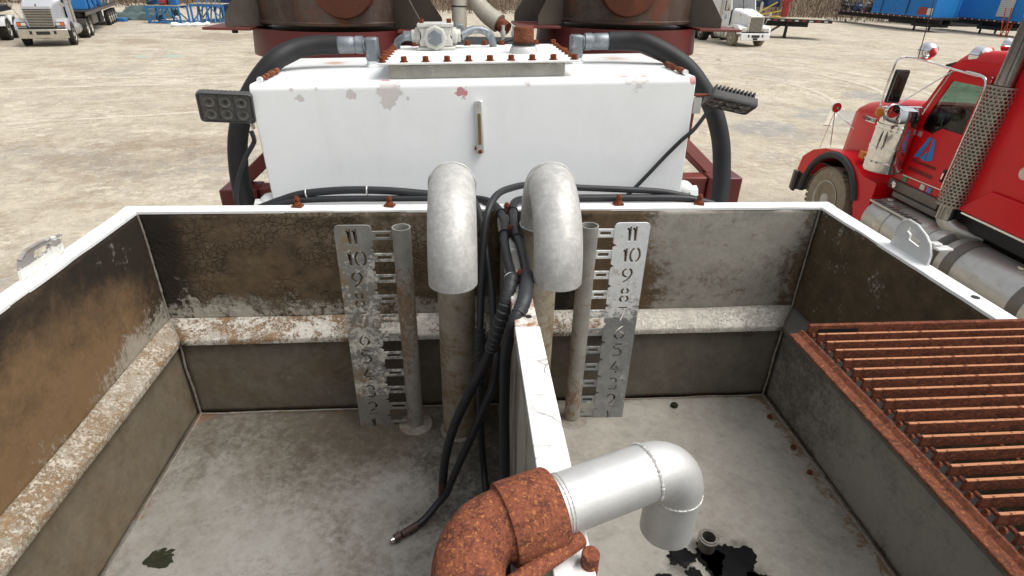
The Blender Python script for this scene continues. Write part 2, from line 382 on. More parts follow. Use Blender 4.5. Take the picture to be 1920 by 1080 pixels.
m_ledge_b = galv('ledge_back_flaked', [
    dict(col=(.23, .145, .08), var=(30, .3), sc=8, sc2=60, lo=.47, hi=.53, rough=.95, seed=6, grads=[(0, .3, .6, -.2)]),
    dict(col=(.60, .57, .51), var=(70, .2), sc=8, sc2=90, w2=.5, lo=.495, hi=.525, rough=.75, h=.0010, seed=9, op=.92), dict(col=(.30, .28, .24), sc=20, sc2=90, lo=.56, hi=.66, op=.6, seed=29)], base=(.42, .395, .34))
m_ledge_r = galv('ledge_right_galvanised', [
    dict(col=(.17, .11, .06), sc=8, sc2=50, lo=.52, hi=.62, op=.8, seed=6, rough=.9)], base=(.13, .122, .105))
m_low_b = galv('lower_back_wall', [
    dict(col=(.15, .115, .072), var=(20, .3), sc=4, sc2=30, lo=.42, hi=.62, st=(.7, 1, 2), op=.85, seed=7, rough=.9, grads=[(0, .1, .5, -.12)]),
    dict(col=(.33, .315, .28), sc=5, sc2=60, w2=.5, st=(.6, 1, 1.3), lo=.56, hi=.68, op=.6, seed=38),
    dict(col=(.075, .056, .036), sc=5, sc2=30, lo=.58, hi=.76, op=.8, grads=[(2, 2.52, 2.60, .12), (0, -.95, -1.1, .08)], seed=18),
    dict(col=(.22, .10, .05), sc=12, sc2=60, lo=.64, hi=.72, op=.6, grads=[(2, 2.34, 2.29, .16)], seed=28)], base=(.165, .148, .12))
m_low_l = galv('lower_left_wall', [
    dict(col=(.17, .128, .075), var=(20, .3), sc=3, sc2=24, lo=.38, hi=.62, op=.9, seed=7, rough=.9),
    dict(col=(.27, .24, .185), sc=4, sc2=60, w2=.5, lo=.54, hi=.68, op=.55, seed=38),
    dict(col=(.09, .068, .043), sc=3, sc2=20, lo=.60, hi=.80, op=.7, grads=[(1, -.3, -.12, .18)], seed=18)], base=(.20, .172, .13))
m_low_r = galv('lower_right_wall', [
    dict(col=(.05, .047, .042), sc=10, sc2=60, w2=.55, lo=.51, hi=.66, op=.6, grads=[(1, -.45, -.3, .06), (1, -.7, -.5, .05)], seed=7),
    dict(col=(.33, .32, .295), sc=4, sc2=50, w2=.45, lo=.50, hi=.64, op=.8, grads=[(1, -.3, -.75, .1)], seed=19),
    dict(col=(.11, .075, .045), sc=7, sc2=50, w2=.5, lo=.60, hi=.70, op=.85, grads=[(2, 2.56, 2.62, .1), (2, 2.35, 2.29, .13)], seed=28)], base=(.25, .24, .215))
m_floor_l = galv('floor_left', [
    dict(col=(.33, .32, .295), sc=2.6, sc2=30, w2=.4, lo=.42, hi=.70, op=.9, grads=[(1, -.25, -.85, .15)], seed=5, rough=.5),
    dict(col=(.085, .068, .046), var=(25, .3), sc=2.6, sc2=40, w2=.45, lo=.46, hi=.68, op=.85, grads=[(1, -.6, -.2, .13)], seed=13, rough=.9),
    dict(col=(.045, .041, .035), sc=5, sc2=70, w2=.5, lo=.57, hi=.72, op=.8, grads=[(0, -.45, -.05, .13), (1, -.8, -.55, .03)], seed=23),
    dict(col=(.36, .335, .285), sc=5, sc2=90, w2=.6, lo=.57, hi=.66, op=.55, seed=73),
    dict(col=(.21, .105, .05), sc=10, sc2=50, lo=.62, hi=.72, op=.6, grads=[(1, -.2, -.12, .13), (0, -1.03, -1.09, .12), (0, -.12, 0, .05)], seed=31)], base=(.195, .175, .145), rough=.55, bumps=((60, .0012), (6, .005)))
m_floor_r = galv('floor_right', [
    dict(col=(.42, .40, .355), sc=3, sc2=30, w2=.4, lo=.40, hi=.64, op=.9, seed=5, rough=.5),
    dict(col=(.24, .215, .17), sc=4, sc2=50, w2=.5, lo=.54, hi=.68, op=.65, seed=13, rough=.8),
    dict(col=(.05, .04, .03), sc=40, sc2=90, lo=.68, hi=.72, op=.8, seed=27),
    dict(col=(.06, .05, .04), spots=[(.62, -.86, ZF, .16), (.50, -.84, ZF, .09)], sc=14, det=8, amp=1.2, lo=.62, hi=1.0, op=.75, seed=83),
    dict(col=(.18, .11, .05), sc=7, sc2=60, w2=.5, lo=.61, hi=.69, op=.85, grads=[(0, .97, 1.08, .17), (1, -.18, -.12, .12), (1, -.25, -.5, .0)], seed=31)], base=(.31, .29, .25), rough=.5, bumps=((60, .001), (6, .004)))
m_part = galv('partition_face', [
    dict(col=(.16, .12, .07), var=(20, .3), sc=5, sc2=40, st=(1, 1, .35), lo=.44, hi=.62, op=.85, seed=7),
    dict(col=(.46, .44, .39), sc=6, sc2=50, st=(1, 1, .3), lo=.52, hi=.62, op=.7, grads=[(1, -.4, -.9, .1)], seed=17)], base=(.27, .245, .20))
m_outer = surf('tank_outside_white', (.72, .73, .72), .45, 0, 'W', (2, .06), [dict(col=(.3, .22, .15), sc=6, lo=.66, hi=.75, op=.6)])
m_weld = surf('weld_bead', (.24, .215, .18), .7, .1, 'W', (40, .4), [dict(col=(.17, .085, .045), sc=12, lo=.5, hi=.68, op=.6)], (120, .002))
m_gaugeL = surf('gauge_plate_mud', (.27, .265, .245), .5, .3, 'W', (20, .25), [
    dict(col=(.66, .64, .57), var=(60, .2), sc=12, sc2=70, w2=.55, lo=.49, hi=.54, rough=.8, h=.0006, grads=[(2, 2.98, 3.05, -.12), (2, 2.45, 2.38, -.16)], seed=3),
    dict(col=(.30, .20, .09), sc=9, sc2=60, lo=.52, hi=.60, op=.8, seed=14, rough=.9), dict(col=(.07, .05, .035), sc=20, sc2=80, lo=.62, hi=.68, op=.6, seed=24)], (120, .0008))
m_gaugeR = surf('gauge_plate_grey', (.30, .31, .31), .4, .4, 'W', (25, .3), [
    dict(col=(.82, .84, .84), var=(60, .12), sc=14, sc2=80, w2=.55, lo=.44, hi=.52, grads=[(2, 2.78, 2.95, .12), (2, 2.78, 2.7, -.12)], rough=.6, seed=3),
    dict(col=(.60, .57, .48), sc=9, sc2=50, lo=.58, hi=.61, grads=[(2, 2.58, 2.5, .08), (2, 2.7, 2.62, -.1)], rough=.8, h=.0006, seed=19)], (120, .0006))
m_standpipe = surf('standpipe_stained', (.33, .32, .29), .5, .3, 'W', (12, .25), [
    dict(col=(.22, .125, .06), var=(40, .35), sc=9, sc2=50, st=(1, 1, .5), lo=.48, hi=.58, op=.8, grads=[(2, 2.93, 3.02, -.2), (2, 2.35, 2.5, .0)], rough=.9, seed=6)], (90, .001))
m_riser = surf('riser_stained', (.32, .285, .225), .5, .2, 'W', (9, .22, (1, 1, .6)), [
    dict(col=(.20, .125, .06), var=(40, .3), sc=5, sc2=36, st=(1, 1, 1.6), lo=.47, hi=.60, op=.85, rough=.9, seed=6),
    dict(col=(.38, .37, .35), sc=4, sc2=30, lo=.54, hi=.62, op=.6, seed=16)], (70, .001))
m_elbow = surf('cast_elbow_grey', (.42, .415, .395), .55, .3, 'W', (40, .12), [
    dict(col=(.62, .61, .575), sc=22, sc2=90, w2=.5, lo=.44, hi=.60, op=.7, seed=6), dict(col=(.28, .265, .235), sc=36, sc2=160, lo=.57, hi=.66, op=.5, seed=26), dict(col=(.33, .30, .25), sc=3, sc2=60, st=(1, 1, .3), lo=.56, hi=.72, op=.45, seed=46),
    dict(col=(.75, .74, .71), sc=14, st=(3, 1, .4), lo=.70, hi=.74, op=.6, seed=36)], (110, .0006))
m_alu = surf('brushed_aluminium', (.62, .62, .605), .46, .55, 'W', (20, .10), [
    dict(col=(.36, .36, .35), sc=8, sc2=40, lo=.56, hi=.70, op=.6, rough=.55, seed=6)], (140, .0004))
m_rubber = surf('black_cable_rubber', (.018, .019, .022), .48, 0, 'W', (30, .2), [dict(col=(.06, .06, .06), sc=60, lo=.6, hi=.75, op=.5)], spec=.4)
m_wrap = surf('spiral_wrap_black', (.030, .032, .036), .5, 0, 'W', (30, .2), spec=.4)
m_hose = surf('black_hydraulic_hose', (.014, .014, .015), .55, 0, 'W', (10, .15), [dict(col=(.05, .048, .045), sc=9, lo=.55, hi=.75, op=.5)], (300, .0004), spec=.35)
m_sleeve = surf('brown_connector_sleeve', (.06, .03, .022), .6, 0, 'W', (30, .3), [dict(col=(.16, .07, .03), sc=40, lo=.58, hi=.7)])
m_steel = surf('bright_steel', (.6, .6, .58), .3, .9)
m_stub = surf('dirty_stub', (.20, .185, .165), .5, .4, 'W', (60, .4))
m_zinc = surf('galvanised_fitting', (.20, .22, .24), .45, .55, 'W', (30, .25), [
    dict(col=(.38, .40, .42), sc=25, lo=.54, hi=.66, op=.7, seed=5), dict(col=(.32, .15, .05), sc=18, lo=.70, hi=.75, op=.8, seed=15)], (100, .0006))
m_oil = surf('black_oil', (.006, .006, .006), .5, 0, 'W', None, [], (60, .0008), spec=.12)
m_moss = surf('dark_moss', (.016, .018, .006), .95, 0, 'W', (60, .5), [dict(col=(.05, .055, .012), sc=50, lo=.55, hi=.7)], (120, .004))

# ------------------------------------------------------------------ twin open tank
tub = thing('displacement_tank', 'twin open steel tank with dirty inside, white rim and middle partition', 'tank', (0, -.85, 1.3))
def wn(p, a, s=3.0): return mnoise.noise(Vector(p) * s) * a
def panel(name, fn, nrm, nu, nv, amp, mat, label=None):
    m = MB(); nrm = Vector(nrm)
    def g(u, v):
        p = Vector(fn(u, v)); return p + nrm * (wn(p, amp, 2.2) + wn(p, amp * .4, 7))
    m.grid(g, nu, nv); o = m.build(name, mat, tub, label=label)
    s = o.modifiers.new('thickness', 'SOLIDIFY'); s.thickness = .006; s.offset = 0
    return o
XL, XR, YB, YN = -1.15, 1.15, -.048, -1.66       # upper box
LL, LR, LB, LN = -1.092, 1.08, -.13, -1.58       # ledge edge
ZLT, ZLE = 2.668, 2.626
PX = .032
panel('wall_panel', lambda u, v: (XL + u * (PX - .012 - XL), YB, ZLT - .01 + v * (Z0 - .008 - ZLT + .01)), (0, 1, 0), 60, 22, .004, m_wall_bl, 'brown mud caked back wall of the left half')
panel('wall_panel', lambda u, v: (PX + .012 + u * (XR - PX - .012), YB, ZLT - .01 + v * (Z0 - .008 - ZLT + .01)), (0, 1, 0), 60, 22, .006, m_wall_br, 'grey back wall of the right half')
panel('wall_panel', lambda u, v: (XL, YN + u * (YB - YN), ZLT - .01 + v * (Z0 - .008 - ZLT + .01)), (1, 0, 0), 70, 22, .004, m_wall_l, 'dark brown left side wall')
panel('wall_panel', lambda u, v: (XR, YN + u * (YB - YN), ZLT - .01 + v * (Z0 - .008 - ZLT + .01)), (1, 0, 0), 70, 22, .004, m_wall_r, 'dark brown right side wall')
panel('wall_panel', lambda u, v: (XL + u * (XR - XL), YN, ZLT - .01 + v * (Z0 - .008 - ZLT + .01)), (0, 1, 0), 60, 14, .004, m_wall_br)
# sloping ledge with a small folded lip, mitred at the corners
def ledge(pa, pb, ea, eb, mat, nrm):
    pa, pb, ea, eb = map(Vector, (pa, pb, ea, eb)); n = 60; m = MB(); nrm = Vector(nrm)
    prof = [(0, 0), (.25, .0), (.5, .0), (.75, .0), (.975, 0), (1.0, -.003), (1.0, -.018), (.92, -.020)]
    rs = []
    for i in range(n + 1):
        t = i / n; a = pa.lerp(pb, t); b = ea.lerp(eb, t)
        rs.append([a.lerp(b, k) + Vector((0, 0, dz + wn(a.lerp(b, k), .0018, 4))) for k, dz in prof])
    m.rings(rs, False, False, close=False); o = m.build('ledge', mat, tub)
    s = o.modifiers.new('thickness', 'SOLIDIFY'); s.thickness = .004; s.offset = 0
ledge((XL, YB, ZLT), (XR, YB, ZLT), (LL, LB, ZLE), (LR, LB, ZLE), m_ledge_b, (0, -1, 0))
ledge((XL, YN, ZLT), (XL, YB, ZLT), (LL, LN, ZLE), (LL, LB, ZLE), m_ledge_l, (1, 0, 0))
ledge((XR, YB, ZLT), (XR, YN, ZLT), (LR, LB, ZLE), (LR, LN, ZLE), m_ledge_r, (-1, 0, 0))
ledge((XR, YN, ZLT), (XL, YN, ZLT), (LR, LN, ZLE), (LL, LN, ZLE), m_ledge_r, (0, 1, 0))
o_ = .024
panel('lower_wall', lambda u, v: (LL - o_ + u * (PX - .012 - LL + o_), LB + o_, ZF - .005 + v * (ZLE - ZF - .012)), (0, 1, 0), 40, 14, .003, m_low_b)
panel('lower_wall', lambda u, v: (PX + .012 + u * (LR + o_ - PX - .012), LB + o_, ZF - .005 + v * (ZLE - ZF - .012)), (0, 1, 0), 40, 14, .003, m_low_b)
panel('lower_wall', lambda u, v: (LL - o_, LN - o_ + u * (LB - LN + 2 * o_), ZF - .005 + v * (ZLE - ZF - .012)), (1, 0, 0), 50, 14, .003, m_low_l)
panel('lower_wall', lambda u, v: (LR + o_, LN - o_ + u * (LB - LN + 2 * o_), ZF - .005 + v * (ZLE - ZF - .012)), (1, 0, 0), 50, 14, .003, m_low_r)
panel('lower_wall', lambda u, v: (LL - o_ + u * (LR - LL + 2 * o_), LN - o_, ZF - .005 + v * (ZLE - ZF - .012)), (0, 1, 0), 40, 14, .003, m_low_b)
panel('tank_floor', lambda u, v: (LL - .02 + u * (PX - .01 - LL + .02), LN - .02 + v * (LB + .03 - LN), ZF), (0, 0, 1), 60, 80, .005, m_floor_l, 'grey stained floor of the left half')
panel('tank_floor', lambda u, v: (PX + .01 + u * (LR + .02 - PX - .01), LN - .02 + v * (LB + .03 - LN), ZF), (0, 0, 1), 60, 80, .005, m_floor_r, 'pale grey floor of the right half')
def bead(a, b, r=.006):
    a, b = Vector(a), Vector(b); n = max(6, int((b - a).length / .008)); m = MB()
    m.tube([a.lerp(b, i / n) + Vector((wn(a.lerp(b, i / n), .004, 9), wn(a.lerp(b, i / n) + Vector((9, 1, 4)), .004, 9), 0)) for i in range(n + 1)], lambda t: r * .6 * (1 + .12 * math.sin(t * n * 1.9) + .3 * mnoise.noise(Vector((t * n * .3, 1, 2)))), 7)
    m.build('weld_bead', m_weld, tub)
zb = ZF + .004
bead((LL - .006, LB + .006, zb), (LR + .006, LB + .006, zb)); bead((LL - .006, LB + .006, zb), (LL - .006, LN, zb)); bead((LR + .006, LB + .006, zb), (LR + .006, LN, zb), .008)
bead((LL - .008, LB + .008, ZF), (LL - .008, LB + .008, ZLE - .02), .007); bead((LR + .008, LB + .008, ZF), (LR + .008, LB + .008, ZLE - .02), .007)
bead((XL + .006, YB - .006, ZLT), (XL + .006, YB - .006, Z0 - .01), .006); bead((XR - .006, YB - .006, ZLT), (XR - .006, YB - .006, Z0 - .01), .006)
bead((PX - .018, YN, zb), (PX - .018, LB, zb)); bead((PX + .018, YN, zb), (PX + .018, LB, zb))
bead((LR, LB, ZLE + .001), (XR - .004, YB - .004, ZLT + .002), .004); bead((LL, LB, ZLE + .001), (XL + .004, YB - .004, ZLT + .002), .004)
# rim
def ragged_strip(x0, x1, y0, y1, mat, edge):
    """flat rim bar whose inner edge has small chips in the paint"""
    m = MB(); n = 120; rs = []
    for i in range(n + 1):
        t = i / n
        c = lambda q: max(0, mnoise.noise(Vector((q * 9 + x0 * 3, y0 * 5, 1)))) * .006
        if edge == 'y':
            x = x0 + (x1 - x0) * t; k = y0 + c(x)
            rs.append([(x, k, Z0 - .010), (x, k, Z0 - .002), (x, k + .003, Z0), (x, y1 - .003, Z0), (x, y1, Z0 - .003), (x, y1, Z0 - .010)])
        else:
            y = y0 + (y1 - y0) * t; s = 1 if x1 > x0 else -1; k = x0 + s * c(y)
            rs.append([(k, y, Z0 - .010), (k, y, Z0 - .002), (k + s * .003, y, Z0), (x1 - s * .003, y, Z0), (x1, y, Z0 - .003), (x1, y, Z0 - .010)])
    m.rings(rs); return m.build('rim', mat, tub)
ragged_strip(-1.2, 1.2, -.052, 0, m_rim, 'y')
ragged_strip(-1.146, -1.2, -1.71, -.0545, m_rim, 'x'); ragged_strip(1.146, 1.2, -1.71, -.0545, m_rim, 'x')
MB().bb(-1.143, 1.143, -1.71, -1.656, Z0 - .010, Z0).build('rim', m_rim, tub, .002)
for sx in (-1, 1):                     # hanging flange and outside skin
    MB().bb(sx * 1.192, sx * 1.198, -1.70, -.008, 2.2, Z0 - .012).build('outer_skin', m_outer, tub)
MB().bb(-1.19, 1.19, -.012, -.006, 2.2, Z0 - .012).build('outer_skin', m_outer, tub)
MB().bb(-1.19, 1.19, -1.704, -1.698, 2.2, Z0 - .012).build('outer_skin', m_outer, tub)
MB().bb(-1.19, 1.19, -1.69, -.02, 2.19, 2.21).build('bottom_plate', m_outer, tub)
# partition
MB().bb(PX - .014, PX + .014, YN, YB - .002, ZF, Z0 - .03).build('partition', m_part, tub, .002)
MB().bb(PX - .026, PX + .026, -.60, -.056, Z0 - .05, Z0 - .004).build('partition_cap', m_capbare, tub, .003, label='bare steel cap at the back of the partition')
MB().bb(PX - .0265, PX + .0265, -.785, -.602, Z0 - .05, Z0 - .002).build('partition_cap', m_caprust, tub, .003, label='rust stained stretch of partition cap')
MB().bb(PX - .028, PX + .028, -1.65, -.787, Z0 - .006, Z0 + .001).build('partition_cap', m_capwhite, tub, .002, label='white painted partition cap with flaking edges')
MB().bb(PX - .0245, PX + .0245, -1.65, -.788, Z0 - .06, Z0 - .007).build('partition_cap_side', m_part, tub, .004)
m = MB(); m.cyl((.040, -.742, Z0 - .0015), (.040, -.742, Z0 - .0005), .007, n=16); m.build('bolt_hole', m_hose, tub)
m = MB(); m.cyl((.034, -.64, Z0 - .0015), (.034, -.64, Z0 - .0005), .005, n=16); m.build('bolt_hole', m_hose, tub)
m = MB(); m.cyl((1.176, -.70, Z0 + .0005), (1.176, -.70, Z0 + .0015), .010, n=16); m.build('bolt_hole', m_hose, tub)
# rusty cable clamp studs
def stud():
    m = MB(); m.box((0, 0, .003), (.034, .026, .006)); m.lathe([(.013, .006), (.012, .012), (.0085, .018), (.008, .030), (.006, .036)], (0, 0, 0), 'z', 10); m.lathe([(.0105, .020), (.0105, .029)], (0, 0, 0), 'z', 6)
    return m.build('clamp_stud', m_rust_bolt, None, .0015)
st0 = stud()
for i, (x, y) in enumerate([(-.652, -.02), (-.352, -.02), (.427, -.02), (.715, -.02), (.036, -.082), (.034, -.275), (.036, -.57)]):
    o = st0 if i == 0 else st0.copy()
    if i: COL.objects.link(o)
    o.parent = tub; o.location = Vector((x, y, Z0 + (.001 if i < 4 else -.003))) - ORG[tub.name]; o.rotation_euler = (0, 0, random.uniform(-.4, .4))
# lifting lugs
def lugmap(x): return lambda u, v, w: (x + w, u, v)
lug = plate([(-.528, 3.069), (-.522, 3.10), (-.512, 3.118), (-.478, 3.131), (-.43, 3.129), (-.375, 3.118), (-.352, 3.108), (-.356, 3.085), (-.362, 3.069)],
            [[(-.468, 3.104), (-.456, 3.119), (-.425, 3.118), (-.398, 3.112), (-.412, 3.100), (-.445, 3.098)]], .007, lugmap(-1.188))
m_lug = surf('lug_worn', (.30, .28, .265), .6, .2, 'W', (20, .2), [dict(col=(.74, .74, .70), sc=8, sc2=40, lo=.50, hi=.52, grads=[(2, 3.10, 3.085, .4)], seed=2), dict(col=(.25, .17, .08), sc=20, lo=.5, hi=.7, op=.6, grads=[(2, 3.076, 3.07, .15)])], (80, .0006))
lug.build('lifting_lug', m_lug, tub, .0015)
m = MB(); m.tube([(-1.186, -.512, 3.119), (-1.186, -.478, 3.132), (-1.186, -.43, 3.131), (-1.188, -.375, 3.121), (-1.19, -.338, 3.114)], .0045, 8); m.build('lug_edge_roll', m_lug, tub)
lug = plate([(-.520, 3.069), (-.518, 3.10), (-.504, 3.126), (-.478, 3.144), (-.44, 3.158), (-.404, 3.160), (-.382, 3.150), (-.370, 3.125), (-.364, 3.069)],
            [[(-.470, 3.104), (-.468, 3.122), (-.446, 3.124), (-.440, 3.142), (-.412, 3.146), (-.410, 3.128), (-.424, 3.124), (-.426, 3.108)]], .007, lugmap(1.186))
m_lugr = surf('lug_white', (.60, .61, .60), .45, 0, 'W', (10, .05), [dict(col=(.35, .33, .3), sc=26, lo=.63, hi=.65, op=.8)], (80, .0004))
lug.build('lifting_lug', m_lugr, tub, .0015)
m = MB(); m.tube([(1.183, -.371, 3.10), (1.183, -.371, 3.126), (1.183, -.383, 3.150), (1.183, -.404, 3.160), (1.183, -.44, 3.158), (1.183, -.478, 3.144), (1.183, -.504, 3.126), (1.183, -.518, 3.10)], .004, 8); m.build('lug_edge_roll', m_lugr, tub)
m = MB(); m.bb(1.19, 1.235, -.528, -.502, 3.118, 3.124); m.bb(1.19, 1.215, -.51, -.49, 3.126, 3.131); m.build('lug_hook', m_alu, tub, .001)
# small drain stub and the dark things lying on the floor
m = MB(); m.pipe((.585, -.80, ZF - .01), (.585, -.80, ZF + .055), .024, .019); m.lathe([(.02, .0), (.03, .001), (.03, .006), (.02, .006)], (.585, -.80, ZF + .046), 'z', 24, True)
m.build('drain_stub', m_stub, tub)
def blob(name, cx, cy, rx, ry, z, h, mat, seed, n=72, rag=.5):
    m = MB(); ring0, ring1 = [], []
    for j in range(n):
        a = 2 * math.pi * j / n; k = 1 + rag * mnoise.noise(Vector((math.cos(a) * 1.6 + seed, math.sin(a) * 1.6, seed))) + rag * .5 * mnoise.noise(Vector((math.cos(a) * 6 + seed, math.sin(a) * 6, seed)))
        ring0.append((cx + rx * k * math.cos(a), cy + ry * k * math.sin(a), z)); ring1.append((cx + rx * k * .93 * math.cos(a), cy + ry * k * .93 * math.sin(a), z + h))
    if rag < .4:            # a low bumpy cushion
        rs = [ring0]
        for k in (.93, .8, .6, .4, .2, .05):
            rs.append([(cx + (p[0] - cx) * k, cy + (p[1] - cy) * k, z + h * (.5 + .8 * abs(mnoise.noise(Vector(p) * 40 + Vector((k * 7, 0, 0))))) * (1.4 - k)) for p in ring0])
        m.rings(rs); return m.build(name, mat)
    m.rings([ring0, ring1]); return m.build(name, mat)
for i, (cx, cy, rx, ry, sd_) in enumerate([(.64, -.86, .085, .075, 3), (.50, -.825, .04, .03, 8), (.585, -.835, .04, .05, 5), (.70, -.93, .05, .05, 9), (.43, -.89, .03, .018, 12), (.52, -.885, .022, .028, 14)]):
    o = blob('oil_puddle', cx, cy, rx, ry, ZF + .0062, .0014, m_oil, sd_)
    tag(o, ['black oil puddle around the short drain stub', 'small black oil patch under the open pipe end', 'black oil smear touching the drain stub base', 'black oil streak at the lower edge right of the drain stub', 'small black oil drip left of the puddle near the bottom edge', 'thin oil drip between the two black patches'][i], 'oil puddle', 'oil spilt on the right tank floor')
o = blob('moss_patch', -.965, -.735, .052, .036, ZF + .004, .006, m_moss, 21, 48, .22); o.rotation_euler = (0, 0, 0)
tag(o, 'dark green moss patch on the left tank floor', 'moss')

# ------------------------------------------------------------------ level gauges
rung_mesh = None
def gauge(side, label):
    xp = -.296 if side < 0 else .286
    x0, x1 = (-.497, -.386) if side < 0 else (.367, .480)
    Y = -.222; g = thing('level_gauge', label, 'gauge', (xp, Y, ZF), group='level gauges in the tank')
    zt, zb_ = 3.086, 2.272; dz = .0743; mat = m_gaugeL if side < 0 else m_gaugeR
    zn = [2.307 + dz * i for i in range(11)]
    ed = x1 if side < 0 else x0; s = -1 if side < 0 else 1; oth = x0 if side < 0 else x1
    pts = [(oth, zb_), (oth, zt - .012), (oth + s * -.004, zt - .004), (oth - s * .012, zt), (ed + s * .012, zt), (ed + s * .004, zt - .004), (ed, zt - .012)]
    for i in range(10, 0, -1):
        zc = (zn[i] + zn[i - 1]) / 2 - .004; pts += [(ed, zc + .008), (ed + s * .013, zc), (ed, zc - .008)]
    pts += [(ed, zb_)]
    holes = []
    for i in range(11): holes += numeral(str(i + 1), .051 if i != 9 else .049, .0076, (x0 + x1) / 2 - (.004 if side < 0 else -.002), zn[i] - .002)
    p = plate(pts, holes, .005, lambda u, v, w: (u, Y + w, v)); p.build('gauge_plate', mat, g)
    m = MB(); m.pipe((xp, Y, ZF - .005), (xp, Y, 3.078), .0285, .0245, 28); m.build('standpipe', m_standpipe, g)
    m = MB(); m.lathe([(.029, 0), (.062, 0), (.060, .006), (.040, .008), (.029, .012)], (xp, Y, ZF), 'z', 32, True); m.build('weld_collar', m_weld, g)
    a, b = (ed - .002, xp - .024) if side < 0 else (xp + .024, ed + .002); w = b - a
    pr = plate([(0, -.014), (w, -.014), (w, .014), (0, .014)], [[(.012, -.0065), (w - .012, -.0065), (w - .012, .0065), (.012, .0065)]], .006, lambda u, v, q: (u, q, v))
    r0 = None
    for i in range(11):
        if r0 is None:
            me = pr.mesh('rung'); r0 = link('rung', me, mat, g)
        o = r0 if i == 0 else copy_part(r0, g)
        o.location = Vector((a, Y + .003, zn[i] + (-.010 if i == 0 else 0))) - ORG[g.name]
    return g
gauge(-1, 'mud spattered cut-out gauge plate numbered to 11 with standpipe on its right')
gauge(1, 'silvery cut-out gauge plate numbered to 11 with standpipe on its left')

# ------------------------------------------------------------------ return bends over the back wall
def bend(x, label):
    yb, yo, rr = -.252, -.602, .0605; Rb = (yb - yo) / 2; yc = (yb + yo) / 2; zc = 3.095
    g = thing('return_bend_pipe', label, 'pipe', (x, yb, ZF), group='fill pipes bent over the partition')
    m = MB(); m.cyl((x, yb, ZF - .01), (x, yb, zc), rr * .985, n=36); m.build('riser', m_riser, g)
    P = [(x, yc + Rb * math.cos(R(a)), zc + Rb * math.sin(R(a))) for a in range(0, 181, 6)] + [(x, yo, zc - .008)]
    m = MB(); m.tube(P, rr, 36, False); m.tube(P, rr * .93, 36, False)
    e = P[-1]; m.lathe([(rr * .93, 0), (rr, 0)], e, 'z', 36, True)
    o = m.build('elbow', m_elbow, g)
    for ang in (84, 0):
        c = Vector((x, yc + Rb * math.cos(R(ang)), zc + Rb * math.sin(R(ang)))); tdir = Vector((0, -math.sin(R(ang)), math.cos(R(ang))))
        m = MB(); nn = 72; nrm = Vector((0, math.cos(R(ang)), math.sin(R(ang)))); bi = Vector((1, 0, 0))
        ring = [c + (nrm * math.cos(2 * math.pi * j / nn) + bi * math.sin(2 * math.pi * j / nn)) * (rr + .0005) for j in range(nn + 1)]
        m.tube(ring, lambda t: .0030 + .0008 * math.sin(t * 400), 6); m.build('weld_seam', m_elbow, o)
    m = MB(); m.lathe([(rr, 0), (rr + .012, 0), (rr + .010, .004), (rr, .010)], (x, yb, ZF), 'z', 40, True); m.build('weld_collar', m_weld, g)
bend(-.134, 'grey return bend pipe standing left of the partition')
bend(.126, 'grey return bend pipe standing right of the partition')

# ------------------------------------------------------------------ near pipe over the partition
g = thing('discharge_pipe', 'aluminium pipe with a rusty elbow lying over the partition cap', 'pipe', (-.02, -1.33, Z0))
rp = .0415
A = Vector((.010, -1.322, 3.122)); B = Vector((.150, -1.277, 3.130)); d = (B - A).normalized()
m = MB(); m.pipe(A - d * .02, B, rp, rp * .92, 40); m.build('straight_pipe', m_alu, g)
down = Vector((.0, .0, -1)).normalized(); Rb = .058
# circular bend from d to down
nrm = d.cross(down).normalized(); c0 = B - (nrm.cross(d)) * -Rb
c0 = B + nrm.cross(d) * Rb
ang = d.angle(down); P = []
for i in range(15):
    t = ang * i / 14; P.append(c0 + (Matrix.Rotation(t, 3, nrm) @ (B - c0)))
E_ = P[-1] + down * .088
m = MB(); m.tube(P, rp, 36, False); o = m.build('bend', m_alu, g)
m = MB(); m.pipe(P[-1], E_, rp * .985, rp * .9, 40); m.build('down_pipe', m_alu, g)
def ringweld(c, ax, r, mat, par, th=.0028):
    ax = ax.normalized(); u = ax.orthogonal().normalized(); w = ax.cross(u)
    m = MB(); m.tube([c + (u * math.cos(2 * math.pi * j / 90) + w * math.sin(2 * math.pi * j / 90)) * r for j in range(91)], lambda t: th * (1 + .35 * math.sin(t * 240)), 7); m.build('weld_seam', mat, par)
ringweld(B, d, rp - .0004, m_elbow, g, .0026); ringweld(P[-1], down, rp - .0006, m_elbow, g, .0020)
for k in range(2): ringweld(A + d * (.010 + .005 * k), d, rp - .0004, m_elbow, g, .0013)
C0 = A - d * .072
m = MB(); u = d.orthogonal().normalized(); w = d.cross(u)
def rg(c, r): return [c + (u * math.cos(2 * math.pi * j / 40) + w * math.sin(2 * math.pi * j / 40)) * r for j in range(40)]
m.rings([rg(A + d * .002, rp * .99), rg(A + d * .002, .0525), rg(A - d * .002, .0550), rg(C0 + d * .004, .0555), rg(C0, .0540), rg(C0, .045)], False, False)
m.build('rusty_socket', m_rust_pipe, g)
pts = [C0 + d * .006, C0 - d * .016, C0 - d * .034 + Vector((-.001, -.008, -.003)), C0 - d * .047 + Vector((-.001, -.028, -.012)), C0 - d * .050 + Vector((0, -.055, -.028)), C0 - d * .050 + Vector((0, -.085, -.06)), C0 - d * .050 + Vector((0, -.105, -.12)), C0 - d * .050 + Vector((0, -.115, -.25))]
m = MB(); m.tube(pts, lambda t: .0465 + .003 * max(0, 1 - t * 9), 40, True, 6); m.build('rusty_elbow', m_rust_pipe, g)
g = thing('rusty_rod', 'bent rusty round bar beside the rusty elbow', 'bar', (.045, -1.40, Z0))
m = MB(); m.tube([(-.075, -1.432, 3.104), (.044, -1.356, 3.100)], .0115, 18); m.build('cross_bar', m_rust_pipe, g, .002)
